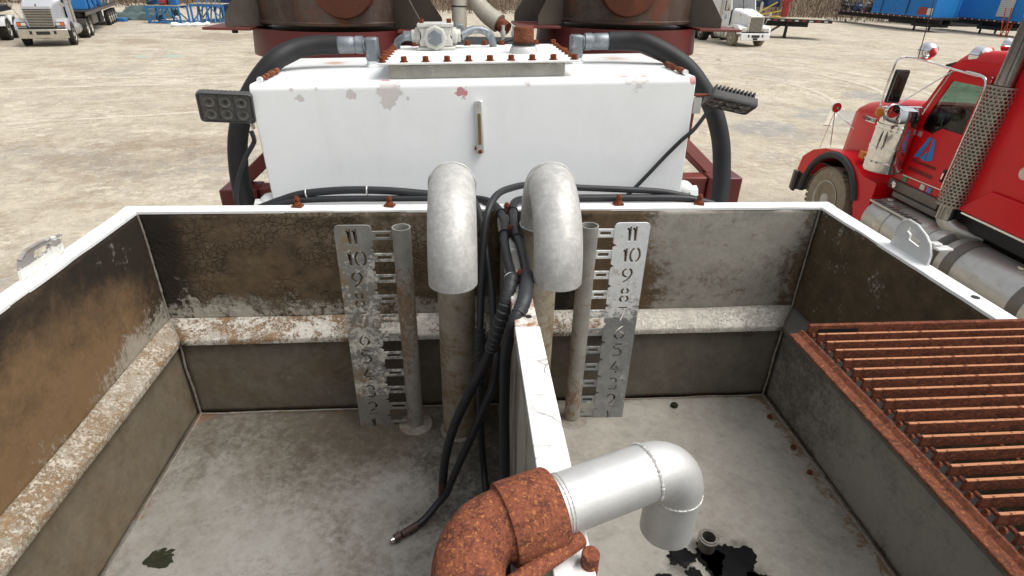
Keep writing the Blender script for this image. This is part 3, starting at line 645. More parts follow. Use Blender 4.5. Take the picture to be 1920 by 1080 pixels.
m = MB(); m.cyl((.054, -1.374, 2.85), (.054, -1.374, 3.094), .0120, n=20); m.build('upright_bar', m_rust_pipe, g, .002)

# ------------------------------------------------------------------ rusty grating at the near right corner
g = thing('steel_grating', 'rusty steel bar grating laid over the near right corner of the tank', 'grating', (.93, -1.25, Z0 + .002))
zt = Z0 + .034
m = MB(); m.prism([(.604, Z0 + .002), (.639, Z0 + .002), (.639, Z0 + .012), (.630, Z0 + .018), (.622, Z0 + .010), (.604, Z0 + .008)], 'y', -1.73, -.852); m.build('side_rail', m_rail, g, .002)
m = MB(); m.bb(.640, 1.198, -.864, -.854, Z0 + .002, zt); m.build('end_bar', m_rust_grate, g, .0012)
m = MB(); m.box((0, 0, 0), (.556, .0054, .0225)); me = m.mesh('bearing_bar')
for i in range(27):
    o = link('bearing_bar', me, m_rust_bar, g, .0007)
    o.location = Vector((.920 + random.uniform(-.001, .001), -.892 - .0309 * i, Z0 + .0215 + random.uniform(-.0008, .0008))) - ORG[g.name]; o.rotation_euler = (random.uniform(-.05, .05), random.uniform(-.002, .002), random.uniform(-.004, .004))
for k in range(5):
    m = MB(); m.cyl((.665 + .125 * k, -1.72, Z0 + .008), (.665 + .125 * k, -.866, Z0 + .008), .0036, n=8); m.build('cross_rod', m_rust_grate, g)
m = MB(); m.lathe([(.008, 0), (.006, .004)], (0, 0, 0), 'x', 8); me = m.mesh('weld_lump')
for i in range(26):
    o = link('weld_lump', me, m_rust_grate, g); o.location = Vector((.638, -.877 - .0309 * i, Z0 + .018)) - ORG[g.name]; o.scale = (1.3, random.uniform(.5, .8), random.uniform(.5, .9))
m = MB(); m.bb(.66, .75, -.8655, -.8648, Z0 + .010, Z0 + .026); m.build('black_mark', m_hose, g)

m = MB(); m.lathe([(.004, 0), (.010, 0), (.010, .008), (.004, .008)], (0, 0, 0), 'z', 6, True); me = m.mesh('loose_nut')
for x, y, lb in ((1.045, -.26, 'rusty nut on the right floor edge, farthest of three'), (1.055, -.42, 'rusty nut on the right floor edge, middle of three'), (1.05, -.54, 'rusty nut on the right floor edge, nearest of three')):
    o = link('loose_nut', me, m_rust_bolt); o.location = (x, y, ZF + .006); o.rotation_euler = (random.uniform(-.2, .2), random.uniform(-.2, .2), random.random()); tag(o, lb, 'nut', 'nuts left on the tank floor')
m = MB(); m.sphere((.70, -.175, ZF + .010), .015, 10, (1, 1, .8)); o = m.build('mud_lump', m_moss); tag(o, 'dark mud lump at the back edge of the right floor', 'mud')

# ------------------------------------------------------------------ white hydraulic tank
TR = R(-1.6)
ht = thing('hydraulic_tank', 'white painted hydraulic oil tank with bolted hatch behind the open tank', 'tank', (-.03, .45, 2.55)); ht.rotation_euler = (0, TR, 0)
TX0, TX1, TY0, TY1, TZ = -.762, .712, .12, .80, 3.452
m_tank = surf('tank_white_paint', (.83, .85, .85), .32, 0, 'O', (1.2, .02), [
    dict(col=(.60, .56, .55), spots=[(-.575, -.33, .855, .014), (-.41, -.33, .865, .018), (-.285, -.33, .875, .045), (-.295, -.33, .845, .03), (-.23, -.33, .85, .008), (.167, -.33, .893, .015), (-.52, -.33, .885, .008), (-.60, -.33, .885, .006)], sc=26, det=8, amp=1.5, lo=.60, hi=.61, h=-.0008, rough=.6),
    dict(col=(.55, .25, .26), spots=[(-.05, -.33, .865, .024), (.735, -.33, .895, .02), (.50, -.29, .902, .02), (.57, -.29, .902, .02), (-.30, -.29, .902, .02)], sc=30, det=8, amp=1.5, lo=.60, hi=.63, h=-.0006, rough=.6),
    dict(col=(.70, .675, .63), spots=[(.55, -.33, .893, .035), (.51, -.33, .895, .02), (.35, -.24, .902, .05)], sc=22, det=8, amp=1.6, lo=.60, hi=.61, h=.001, rough=.7),
    dict(col=(.50, .25, .09), spots=[(.58, .18, .902, .09), (-.55, .18, .902, .08)], sc=6, amp=.8, lo=.55, hi=.95, op=.7),
    dict(col=(.25, .22, .2), sc=60, det=4, lo=.775, hi=.79, op=.8), dict(col=(.70, .715, .70), sc=2.2, sc2=12, st=(2, 1, .4), lo=.45, hi=.7, op=.4, seed=44), dict(col=(.55, .54, .50), sc=6, sc2=40, st=(3, 1, .25), lo=.60, hi=.74, op=.35, seed=64)], (3, .002), bumps=((200, .00012),))
m = MB(); r_ = .022
prof = [(TY0, 2.55), (TY0, TZ - r_)] + [(TY0 + r_ - r_ * math.cos(R(a)), TZ - r_ + r_ * math.sin(R(a))) for a in range(15, 91, 15)] + [(TY1, TZ), (TY1, 2.55)]
n = 2; m.rings([[(x, y, z) for y, z in prof] for x in (TX0, TX1)]); m.build('tank_body', m_tank, ht, .004)
# hatch frame, cover and bolts
m_hframe = surf('hatch_frame_grey', (.33, .32, .28), .6, .1, 'O', (14, .25), [dict(col=(.6, .6, .58), sc=10, lo=.6, hi=.66, op=.7)], (60, .0006))
m_hatch = surf('hatch_cover_paint', (.83, .83, .81), .5, 0, 'O', (30, .05), [dict(col=(.52, .50, .48), sc=16, sc2=60, st=(.7, 1.8, 1), lo=.57, hi=.60, op=.75, h=-.0005), dict(col=(.66, .6, .48), sc=9, lo=.56, hi=.7, op=.5)], (90, .0006))
m = MB(); m.bb(-.318, .272, .182, .66, TZ, TZ + .044); m.build('hatch_frame', m_hframe, ht, .003)
hc = MB().bb(-.355, .318, .165, .70, TZ + .046, TZ + .053).build('hatch_cover', m_hatch, ht, .002)
m = MB(); m.lathe([(.015, 0), (.015, .003), (.0105, .003), (.0105, .016), (.008, .018)], (0, 0, 0), 'z', 6); me = m.mesh('bolt')
def bolt(x, y, z, s=1.0):
    o = link('bolt', me, m_rust_bolt, hc, 0); o.location = Vector((x, y, z)) - ORG[ht.name]; o.scale = (s, s, s); o.rotation_euler = (0, 0, random.uniform(0, 1))
nb = 10
for i in range(nb):
    x = -.338 + (.640) * i / (nb - 1); bolt(x, .182, TZ + .053); bolt(x, .683, TZ + .053)
for j in range(1, 7):
    y = .182 + .501 * j / 7; bolt(-.338, y, TZ + .053); bolt(.302, y, TZ + .046)
for x in (-.39, .355): 
    m = MB(); m.lathe([(.02, 0), (.02, .012), (.012, .012), (.012, .034), (.009, .036)], (x, .70, TZ), 'z', 8); m.build('corner_bolt', m_rust_bolt, ht)
# filler cap
m = MB(); m.lathe([(.052, 0), (.052, .010), (.046, .022), (.040, .024), (.040, .03)], (.152, .40, TZ + .053), 'z', 32); m.build('filler_neck', m_alu, hc)
m = MB(); m.lathe([(.044, .026), (.044, .034)], (.152, .40, TZ + .053), 'z', 32); m.build('filler_seal', m_hose, hc)
m = MB(); m.lathe([(.036, .034), (.037, .040), (.037, .082), (.035, .087), (.03, .089)], (.152, .40, TZ + .053), 'z', 32); m.build('filler_cap', m_rail, hc)
# valve box with hexagon plug
bx_ = (-.172, .56); zb2 = TZ + .053
m_cast = surf('cast_box_paint', (.52, .52, .48), .45, .1, 'O', (18, .12), [dict(col=(.30, .28, .24), sc=18, lo=.64, hi=.7, op=.6)], (70, .001))
vb = MB()
vb.prism([(bx_[0] - .062, zb2 + .012), (bx_[0] + .062, zb2 + .012), (bx_[0] + .062, zb2 + .030), (bx_[0] + .052, zb2 + .05), (bx_[0] + .064, zb2 + .080), (bx_[0] - .064, zb2 + .080), (bx_[0] - .052, zb2 + .05), (bx_[0] - .062, zb2 + .030)], 'y', bx_[1] - .045, bx_[1] + .05)
vb = vb.build('valve_box', m_cast, ht, .004)
MB().bb(bx_[0] - .073, bx_[0] + .073, bx_[1] - .055, bx_[1] + .06, zb2 + .0005, zb2 + .0115).build('box_foot', m_cast, vb, .004)
MB().bb(bx_[0] - .068, bx_[0] + .068, bx_[1] - .05, bx_[1] + .055, zb2 + .0805, zb2 + .094).build('box_lid', m_cast, vb, .003)
m = MB(); m.lathe([(.045, 0), (.045, -.014), (.040, -.018)], (bx_[0] - .002, bx_[1] - .0455, zb2 + .044), 'y', 8); m.build('plug_boss', m_cast, vb, .003)
m = MB(); m.lathe([(.029, -.018), (.029, -.030)], (bx_[0] - .002, bx_[1] - .0455, zb2 + .045), 'y', 6); m.build('hexagon_plug', m_zinc, vb, .0015)
for sx in (-1, 1):
    m = MB(); m.lathe([(.030, 0), (.030, sx * .018), (.023, sx * .020), (.023, sx * .034)], (bx_[0] + sx * .060, bx_[1] + .01, zb2 + .047), 'x', 16); m.build('side_port', m_cast, vb, .002)
    m = MB(); m.lathe([(.009, 0), (.009, .014)], (bx_[0] + sx * .052, bx_[1] - .02, zb2 + .094), 'z', 6); m.build('lid_bolt', m_rust_bolt, vb)
# grey conduits beside the box
x0 = bx_[0] - .094; y0 = bx_[1] + .01; z0 = zb2 + .047
m = MB(); m.tube([(x0, y0, z0), (x0 - .03, y0 + .005, z0 - .004), (x0 - .058, y0 + .02, z0 - .022), (x0 - .066, y0 + .05, z0 - .06), (x0 - .066, y0 + .16, z0 - .13)], .014, 14, True, 6); m.build('conduit', m_zinc, vb)
m = MB(); m.lathe([(.018, 0), (.018, .03)], (x0 - .03, y0, z0), 'x', 8); m.build('conduit_nut', m_zinc, vb)
x0 = bx_[0] + .094
m = MB(); m.tube([(x0, y0, z0), (x0 + .05, y0 + .02, z0 + .018), (x0 + .10, y0 + .03, z0 + .010), (x0 + .125, y0 + .04, z0 - .025), (x0 + .130, y0 + .06, z0 - .11)], .0145, 14, True, 6); m.build('conduit', m_zinc, vb)
m = MB(); m.lathe([(.022, 0), (.022, .026)], (x0 - .012, y0 + .03, z0 + .004), 'x', 8); m.build('conduit_nut', m_zinc, vb)
m = MB(); m.bb(x0 - .02, x0 + .012, y0 + .01, y0 + .05, z0 + .006, z0 + .04); m.build('conduit_body', m_zinc, vb, .006)
# sight glass on the front
sg = MB().bb(-.040, -.013, TY0 - .016, TY0 - .001, 3.215, 3.392).build('sight_glass', m_alu, ht, .005)
MB().bb(-.0315, -.0215, TY0 - .0185, TY0 - .0165, 3.246, 3.350).build('oil_window', surf('amber_oil', (.20, .13, .04), .15, 0, 'O', (20, .3)), sg, .003)
for z in (3.222, 3.386):
    m = MB(); m.lathe([(.007, 0), (.007, -.006)], (-.0265, TY0 - .016, z), 'y', 6); m.build('sight_screw', m_rust_bolt if z < 3.3 else m_alu, sg)
m = MB(); m.lathe([(.006, 0), (.006, .008)], (-.045, TY0 - .009, 3.232), 'x', 8); m.build('sight_screw', m_rust_bolt, sg)
# hinge rods rusting on the top edges and a weld pad
for sx, xx in ((-1, TX0 + .03), (1, TX1 - .03)):
    m = MB(); n = 9
    for i in range(n):
        y = .16 + .20 * i / n
        m.cyl((xx, y, TZ + .011), (xx, y + .019, TZ + .011), random.choice((.007, .0095, .0105)), n=10)
    m.build('hinge_rod', m_rust, ht)
    m = MB(); m.cyl((xx, .146, TZ + .010), (xx, .158, TZ + .010), .009, n=12); m.build('hinge_end', m_tank, ht)
# hose fittings
def fitting(x, s):
    y = .50
    m = MB(); m.lathe([(.033, 0), (.033, .006), (.026, .010), (.026, .022)], (x, y, TZ), 'z', 6); m.build('hose_boss', m_tank, ht, .002)
    m = MB(); m.bb(x - .024, x + .024, y - .026, y + .026, TZ + .022, TZ + .104); m.build('elbow_block', m_zinc, ht, .009)
    m = MB(); a = x + s * .024
    m.lathe([(.024, 0), (.024, s * .006), (.031, s * .008), (.031, s * .034), (.028, s * .037), (.028, s * .043), (.030, s * .046), (.030, s * .10), (.0285, s * .102)], (a, y, TZ + .078), 'x', 24); m.build('crimp_ferrule', m_zinc, ht)
fitting(-.412, -1); fitting(.365, 1)
# lamp brackets
for sx, xx in ((-1, TX0), (1, TX1)):
    m = MB(); m.bb(xx + sx * .002, xx + sx * .030, TY0 + .0, TY0 + .006, 3.33, 3.385); m.build('lamp_bracket', m_alu, ht, .002)
    m = MB(); m.bb(xx + sx * .002, xx + sx * .05, TY0 - .004, TY0 + .02, 3.388, 3.394); m.build('bracket_strap', m_rust_grate, ht, .001)
for sx, xx in ((-1, TX0 - .02), (1, TX1 + .02)):
    m = MB(); m.sphere((xx, .16, 3.045), .04, 12, (1, 1, .8)); m.lathe([(.03, 0), (.03, sx * .03)], (xx + sx * .02, .15, 3.03), 'x', 8); m.build('tank_foot', m_hosewhite, ht)

# ------------------------------------------------------------------ big hoses
rt = lambda x, y, z: ht.location + Matrix.Rotation(TR, 3, 'Y') @ (Vector((x, y, z)) - ORG[ht.name])
zh = TZ + .078
P = [rt(-.538, .5, zh), rt(-.56, .499, zh + .001), rt(-.62, .49, zh + .001), rt(-.69, .46, zh - .010), (-.775, .41, 3.470), (-.840, .375, 3.400), (-.892, .345, 3.315), (-.925, .32, 3.22), (-.936, .295, 3.12), (-.928, .26, 3.01), (-.89, .2, 2.86), (-.82, .12, 2.68)]
o = MB().tube(P, .0345, 24, True, 8).build('hydraulic_hose', m_hose); tag(o, 'thick black hydraulic hose looping down left of the white tank', 'hose', 'thick black hydraulic hoses')
P = [rt(.491, .5, zh), rt(.51, .499, zh + .001), rt(.57, .49, zh + .001), rt(.64, .46, zh - .010), (.735, .41, 3.478), (.808, .375, 3.405), (.866, .345, 3.315), (.905, .32, 3.21), (.922, .295, 3.10), (.922, .26, 3.0), (.89, .2, 2.86), (.82, .12, 2.68)]
o = MB().tube(P, .0345, 24, True, 8).build('hydraulic_hose', m_hose); tag(o, 'thick black hydraulic hose looping down right of the white tank', 'hose', 'thick black hydraulic hoses')

# ------------------------------------------------------------------ work lamps
m_lamp = surf('lamp_black', (.055, .055, .053), .5, 0, 'O', (30, .3)); m_lens = surf('lamp_lens', (.12, .12, .112), .2, .2, 'O', (30, .3)); m_refl = surf('lamp_reflector', (.16, .16, .15), .35, .6)
def lamp(loc, rot, label):
    g = thing('work_lamp', label, 'lamp', loc, 0, 'square work lamps', False); g.rotation_euler = rot
    m = MB(); w, h = .083, .050
    def rr(y, k): 
        r = .012; out = []
        for cx, cz, a0 in ((w * k - r, h * k - r, 0), (-w * k + r, h * k - r, 90), (-w * k + r, -h * k + r, 180), (w * k - r, -h * k + r, 270)):
            for i in range(5): out.append((cx + r * math.cos(R(a0 + 22.5 * i)), y, cz + r * math.sin(R(a0 + 22.5 * i))))
        return out
    m.rings([rr(.012, .9), rr(.010, .97), rr(-.008, 1), rr(-.014, 1), rr(-.018, .97), rr(-.018, .92), rr(-.013, .90)]); m.build('housing', m_lamp, g)
    MB().bb(-.0735, .0735, -.0145, -.0125, -.0435, .0435).build('lens', m_lens, g)
    for i in range(3):
        for j in range(2):
            x, z = (-.047 + .047 * i), (-.0205 + .041 * j)
            m = MB(); m.lathe([(.0165, -.0005), (.0175, -.003), (.016, -.0035), (.010, .0), (.006, -.0005)], (x, -.0155, z), 'y', 20); m.build('led_reflector', m_refl, g)
    for i in range(2):
        MB().bb(-.0235 + .047 * i - .0012, -.0235 + .047 * i + .0012, -.0165, -.0146, -.043, .043).build('lens_rib', m_lamp, g)
    for i in range(11):
        MB().bb(-.066 + .0132 * i - .0025, -.066 + .0132 * i + .0025, .0125, .032, -.040, .040).build('cooling_fin', m_lamp, g)
    m = MB(); m.cyl((.06 , .018, -.052), (.066, .018, -.085), .0065, n=10); m.build('connector', m_alu, g)
    return g
lamp((-.862, .112, 3.366), (R(14), R(4), R(10)), 'square work lamp with six lenses left of the white tank')
lamp((.822, .128, 3.392), (R(62), R(10), R(-10)), 'square work lamp tipped face down with cooling fins showing, right of the white tank')
def cable(name, pts, r, label, cat='cable', mat=None, group=None, n=12, sm=8):
    o = MB().tube(pts, r, n, True, sm).build(name, mat or m_rubber); return tag(o, label, cat, group)
cable('lamp_wire', [(-.797, .10, 3.29), (-.793, .10, 3.262), (-.80, .10, 3.245), (-.83, .09, 3.20), (-.865, .07, 3.12), (-.875, .05, 3.04), (-.865, .04, 2.98)], .0075, 'thin black wire hanging from the left work lamp')
cable('lamp_wire', [(.748, .115, 3.365), (.700, .10, 3.302), (.66, .10, 3.262), (.61, .10, 3.205), (.56, .09, 3.15), (.50, .08, 3.085), (.46, .07, 3.05)], .007, 'thin black wire slanting across the white tank from the right work lamp')

# ------------------------------------------------------------------ electric cables along the rim and over the partition
zc = Z0 + .012
G = 'black cables along the back rim'
cable('rim_cable', [(-.80, .03, 3.045), (-.72, .03, 3.075), (-.64, .03, 3.098), (-.50, .03, 3.110), (-.36, .03, 3.107), (-.23, .03, 3.095), (-.08, .02, 3.082), (-.02, -.02, 3.084), (.010, -.10, 3.083), (.020, -.22, 3.084), (.010, -.34, 3.085), (.010, -.48, 3.086), (.012, -.59, 3.086), (-.008, -.645, 3.04), (-.033, -.63, 2.93), (-.062, -.615, 2.83), (-.099, -.605, 2.74), (-.143, -.60, 2.62), (-.172, -.60, 2.50), (-.184, -.60, 2.395)], .0132, 'black cable from left rim over the partition with brown sleeve at its hanging end', group=G)
cable('rim_cable', [(-.74, .018, 3.062), (-.66, .02, 3.078), (-.52, .02, 3.083), (-.36, .02, 3.083), (-.20, .02, 3.083), (-.10, .0, 3.086), (-.07, -.06, 3.10), (-.05, -.14, 3.06), (-.035, -.24, 2.98), (-.026, -.36, 2.93), (-.024, -.46, 2.86), (-.02, -.56, 2.84), (-.032, -.60, 2.77), (-.055, -.62, 2.71), (-.10, -.62, 2.58), (-.150, -.62, 2.44), (-.172, -.62, 2.372), (-.20, -.63, 2.34), (-.24, -.665, 2.315), (-.285, -.70, 2.308)], .0108, 'black cable with a plug resting on the left tank floor', group=G)
cable('rim_cable', [(.80, .02, 3.05), (.715, .02, 3.075), (.60, .03, 3.098), (.45, .03, 3.108), (.28, .03, 3.116), (.13, .02, 3.130), (.05, -.06, 3.145), (.0, -.14, 3.150), (-.03, -.21, 3.125), (-.044, -.25, 3.07), (-.052, -.30, 2.98), (-.06, -.36, 2.86), (-.066, -.42, 2.74), (-.066, -.46, 2.60), (-.062, -.47, 2.44), (-.055, -.50, 2.34), (-.05, -.56, 2.305), (-.04, -.66, 2.303), (-.03, -.8, 2.302)], .0112, 'black cable from the right rim hanging behind the others to the floor', group=G)
cable('rim_cable', [(.78, .014, 3.058), (.68, .016, 3.078), (.52, .018, 3.081), (.36, .018, 3.081), (.22, .015, 3.082), (.12, .0, 3.086), (.065, -.05, 3.092), (.052, -.14, 3.085), (.046, -.27, 3.085), (.054, -.40, 3.085), (.054, -.52, 3.086), (.050, -.60, 3.087), (.032, -.70, 3.085), (.004, -.745, 3.055), (-.010, -.735, 2.96), (-.0105, -.72, 2.85), (-.0105, -.73, 2.74), (-.0105, -.80, 2.58), (-.012, -.88, 2.40), (-.012, -.95, 2.31)], .0135, 'black cable from the right rim running down the left face of the partition', group=G)
def wrap(pts, label):
    Q = catmull(pts, 40); P = [Q[0]]; acc = 0.0
    for a_, b_ in zip(Q, Q[1:]):
        acc += (b_ - a_).length
        if acc >= .0017: P.append(b_); acc = 0.0
    n = len(P) - 1
    o = MB().tube(P, lambda t: .0150 if int(round(t * n)) % 7 == 0 else .0188 - .0005 * (int(round(t * n)) % 7), 16).build('spiral_wrap', m_wrap); tag(o, label, 'cable wrap')
wrap([(.0115, -.575, 3.086), (.010, -.597, 3.084), (-.008, -.645, 3.04), (-.033, -.63, 2.93), (-.040, -.624, 2.90)], 'ribbed black spiral wrap on the cables left of the white cap')
wrap([(.0505, -.565, 3.087), (.0495, -.605, 3.0875), (.041, -.655, 3.087), (.032, -.70, 3.085), (.016, -.735, 3.070)], 'ribbed black spiral wrap on the cable crossing the white cap')
wrap([(-.0625, -.385, 2.81), (-.066, -.42, 2.74), (-.0665, -.45, 2.66)], 'ribbed black spiral wrap hanging in shade beside the left riser')
# plugs, sleeves, ties
o = MB(); o.tube([(-.1835, -.60, 2.40), (-.1855, -.60, 2.355), (-.186, -.60, 2.335)], .0135, 14); o = o.build('cable_sleeve', m_sleeve); tag(o, 'brown heat sleeve on the end of the hanging cable', 'sleeve')
o = MB(); o.lathe([(.0125, 0), (.0125, .006)], (0, 0, 0), 'z', 14, False); o = o.build('cable_ring', m_steel); o.location = (-.186, -.60, 2.329); tag(o, 'bright ring below the brown sleeve', 'ring')
g = thing('cable_plug', 'dark brown cable plug with bright tip lying on the left floor', 'plug', (-.30, -.71, ZF))
dv = Vector((-.045, -.030, -.001)).normalized(); p0 = Vector((-.262, -.683, 2.311))
m = MB(); m.tube([p0, p0 + dv * .05], lambda t: .0125 - .002 * t, 14); m.build('plug_body', m_sleeve, g)
m = MB(); m.cyl(p0 + dv * .054, p0 + dv * .074, .0125, n=8); m.build('plug_nut', m_sleeve, g, .001)
m = MB(); m.cyl(p0 + dv * .074, p0 + dv * .086, .008, n=14); m.build('plug_tip', m_steel, g, .001)
ties = [((.0105, -.585, 3.086), (0, -1, 0)), ((.0502, -.575, 3.087), (0, -1, 0)), ((.013, -.30, 3.085), (0, -1, 0)), ((.050, -.33, 3.085), (0, -1, 0)), ((.014, -.125, 3.084), (.3, -1, 0)), ((.053, -.115, 3.087), (-.1, -1, 0)), ((-.63, .028, 3.1), (1, 0, .15)), ((-.43, .03, 3.109), (1, 0, 0))]
for i, (c, ax) in enumerate(ties):
    ax = Vector(ax).normalized(); u = ax.orthogonal().normalized(); w = ax.cross(u); m = MB()
    m.tube([Vector(c) + (u * math.cos(2 * math.pi * j / 20) + w * math.sin(2 * math.pi * j / 20)) * .0150 for j in range(21)], .0024 if i > 1 else .0028, 6)
    lab = ['pale cable tie at the top of the left spiral wrap', 'pale cable tie at the top of the right spiral wrap', 'dark clip on the left partition cable beside the middle stud', 'dark clip on the right partition cable beside the middle stud', 'dark clip where the left cable crosses onto the partition', 'dark clip where the right cable crosses onto the partition', 'grey cable tie at the far left of the rim cables', 'grey cable tie on the upper left rim cable'][i]
    tag(m.build('cable_tie', m_alu if i in (0, 6, 7) else m_sleeve if i == 1 else m_rubber), lab, 'cable tie', 'ties on the cables')

# ------------------------------------------------------------------ rusty drums and red frame behind the tank
m_drum = surf('drum_rust_brown', (.065, .036, .025), .55, .25, 'O', (3, .3, (1, 1, .3)), [
    dict(col=(.10, .088, .075), sc=3, sc2=20, st=(1, 1, .25), lo=.48, hi=.62, op=.7, seed=3), dict(col=(.17, .048, .020), sc=4, sc2=24, st=(1, 1, .5), lo=.52, hi=.64, op=.8, seed=9, rough=.9)], (50, .0012))
m_boss = surf('boss_rust', (.11, .034, .016), .8, .1, 'O', (8, .3), [dict(col=(.24, .075, .022), sc=9, lo=.55, hi=.7, op=.7)], (60, .0015))
m_redp = surf('dark_red_paint', (.105, .014, .013), .38, 0, 'W', (3, .18), [dict(col=(.10, .03, .02), sc=8, lo=.6, hi=.7, op=.6), dict(col=(.36, .16, .10), sc=14, lo=.68, hi=.72, op=.6, seed=8)], (50, .0006))
m_redl = surf('faded_red_beam', (.16, .034, .026), .5, 0, 'W', (5, .2), [dict(col=(.40, .17, .11), sc=12, lo=.62, hi=.72, op=.6)], (50, .0006))
m_gus = surf('gusset_brown', (.10, .085, .068), .5, .3, 'O', (6, .25), [dict(col=(.15, .06, .03), sc=8, lo=.58, hi=.7, op=.6)], (60, .0008))
m_cream = surf('cream_exhaust', (.46, .43, .36), .5, .1, 'W', (10, .15), [dict(col=(.34, .19, .07), sc=7, sc2=40, lo=.54, hi=.68, op=.8)], (60, .001))
m_black = surf('black_chassis', (.012, .012, .013), .6, 0, 'O', (6, .4), [dict(col=(.07, .06, .05), sc=5, lo=.58, hi=.75, op=.5)])
def drum(cx, cy, r, z, bx, label):
    g = thing('rusty_drum', label, 'drum', (cx, cy, z), group='rusty drums behind the white tank')
    m = MB(); m.lathe([(r - .03, 0), (r - .008, .0), (r, .010), (r, 1.05), (r - .02, 1.07)], (cx, cy, z), 'z', 64); m.build('drum_shell', m_drum, g)
    m = MB(); m.lathe([(r + .006, .0), (r + .008, .012), (r + .001, .016)], (cx, cy, z + .004), 'z', 64, True); m.build('bottom_bead', m_drum, g)
    yb = cy - math.sqrt(max(.01, r * r - (bx - cx) ** 2))
    m = MB(); m.lathe([(.15, .06), (.15, -.008), (.143, -.018), (.12, -.022), (.06, -.03), (.01, -.032)], (bx, yb, z + .185), 'y', 40); m.build('round_boss', m_boss, g)
    for s in (-1, 1):
        for th in (R(4), R(34)):
            m = MB(); m.prism([(r - .012, -.012), (r + .165, -.012), (r + .165, .03), (r + .05, .19), (r - .012, .27)], 'y', -.004, .004)
            m.xf(Matrix.Translation((cx, cy, z)) @ Matrix.Rotation(-th if s > 0 else math.pi + th, 4, 'Z')); m.build('gusset', m_gus, g, .001)
        xi = cx + s * (r - .05); xo = cx + s * (r + .175)
        MB().bb(min(xi, xo), max(xi, xo), cy - .34, cy + .03, z - .026, z - .014).build('foot_plate', m_redl, g, .002)
        m = MB(); m.lathe([(.016, -.03), (.016, -.012), (.01, -.012), (.01, .0)], (cx + s * (r + .10), cy - .12, z - .026), 'z', 8); m.build('foot_bolt', m_black, g)
    m = MB(); m.lathe([(r - .02, -.03), (r + .025, -.03), (r + .025, -.02), (r + .035, -.15), (r - .01, -.16), (r - .01, -.30), (r - .05, -.30)], (cx, cy, z), 'z', 64); m.build('red_base_ring', m_redp, g)
drum(-.775, 1.62, .405, 3.522, -.66, 'rusty brown drum on a red base, left one behind the white tank')
drum(.762, 1.62, .412, 3.556, .715, 'rusty brown drum on a red base, right one behind the white tank')
g = thing('exhaust_pipes', 'stained cream exhaust pipes rising between the two rusty drums', 'pipe', (0, 1.5, 3.4))
m = MB(); m.tube([(-.112, 1.42, 3.50), (-.112, 1.43, 3.6), (-.106, 1.46, 3.75), (-.10, 1.5, 4.0)], .038, 20, True, 4); m.build('left_pipe', m_cream, g)
m = MB(); m.tube([(-.03, 1.5, 4.0), (-.03, 1.47, 3.72), (-.015, 1.44, 3.635), (.03, 1.40, 3.585), (.09, 1.36, 3.545)], lambda t: .036 + .012 * t, 20, True, 6); m.build('right_pipe', m_cream, g)
m = MB(); m.tube([(.09, 1.36, 3.545), (.13, 1.33, 3.52)], .034, 18); m.build('rusty_stub', m_rust, g)
for p in ((-.112, 1.432, 3.615), (-.028, 1.462, 3.69)):
    m = MB(); m.lathe([(.041, 0), (.041, .006)], p, 'z', 20, True); m.build('pipe_band', m_black, g)
for x in (.098, .150):
    m = MB(); m.lathe([(.009, 0), (.009, .03), (.013, .03), (.013, .05), (.008, .05), (.008, .075)], (x, 1.15, 3.475), 'z', 10); m.build('hose_coupling', m_alu, g)
sk = thing('red_frame', 'dark red steel skid frame under the tanks and drums', 'frame', (0, 0, 1.25))
for sx in (-1, 1):
    MB().bb(sx * .93, sx * 1.075, .40, .52, 1.3, 2.985 if sx < 0 else 3.03).build('post', m_redp, sk, .006)
    MB().bb(sx * .80, sx * .928, .42, .50, 2.925, 2.985 if sx < 0 else 3.025).build('cross_member', m_redl, sk, .005)
    a = Vector((sx * 1.01, .50, 2.99)); b = Vector((sx * .70, .56, 3.26))
    dd = b - a; rot = Vector((1, 0, 0)).rotation_difference(dd.normalized()).to_matrix()
    MB().box((a + b) / 2, (dd.length, .05, .05), rot).build('brace', m_redl, sk, .004)
    MB().bb(sx * .55, sx * .70, -1.6, 3.4, 1.25, 1.5).build('long_rail', m_redp, sk, .006)
    for y in (-1.5, -.2): MB().bb(sx * .95, sx * 1.05, y, y + .1, 1.5, 2.19).build('post', m_redp, sk, .006)
    MB().bb(sx * 1.0, sx * 1.12, 1.15, 2.2, 3.0, 3.2).build('drum_beam', m_redp, sk, .006)
    MB().bb(sx * .10, sx * .22, 1.05, 2.2, 3.0, 3.2).build('drum_beam', m_redp, sk, .006)
    for y in (1.25, 2.1): MB().bb(sx * 1.0, sx * 1.12, y, y + .1, 1.5, 2.998).build('post', m_redp, sk, .006)
for y in (-1.5, -.1, .9, 2.0, 3.2): MB().bb(-1.12, 1.12, y - .06, y + .06, 1.502, 1.62).build('cross_beam', m_redp, sk, .005)
MB().bb(-.56, .56, .98, 1.1, 3.21, 3.33).build('cross_beam', m_redp, sk, .005)
MB().bb(-.28, .30, 1.35, 2.1, 2.6, 3.42).build('engine_block', m_black, sk, .02)
m = MB(); m.tube([(.02, 1.1, 3.40), (.10, 1.08, 3.46), (.20, 1.12, 3.47), (.28, 1.2, 3.42)], .018, 12, True, 6); m.build('black_pipe', m_hose, sk)
m = MB(); m.tube([(-.02, 1.12, 3.38), (.03, 1.1, 3.45), (.10, 1.1, 3.48), (.16, 1.14, 3.49), (.24, 1.2, 3.46)], .012, 12, True, 6); m.build('black_pipe', m_hose, sk)
m = MB(); m.prism([(-1.0, 2.0), (.9, 2.0), (.9, 2.1), (-1.0, 2.1)], 'y', .1, .86); m.build('tank_shelf', m_redp, sk)

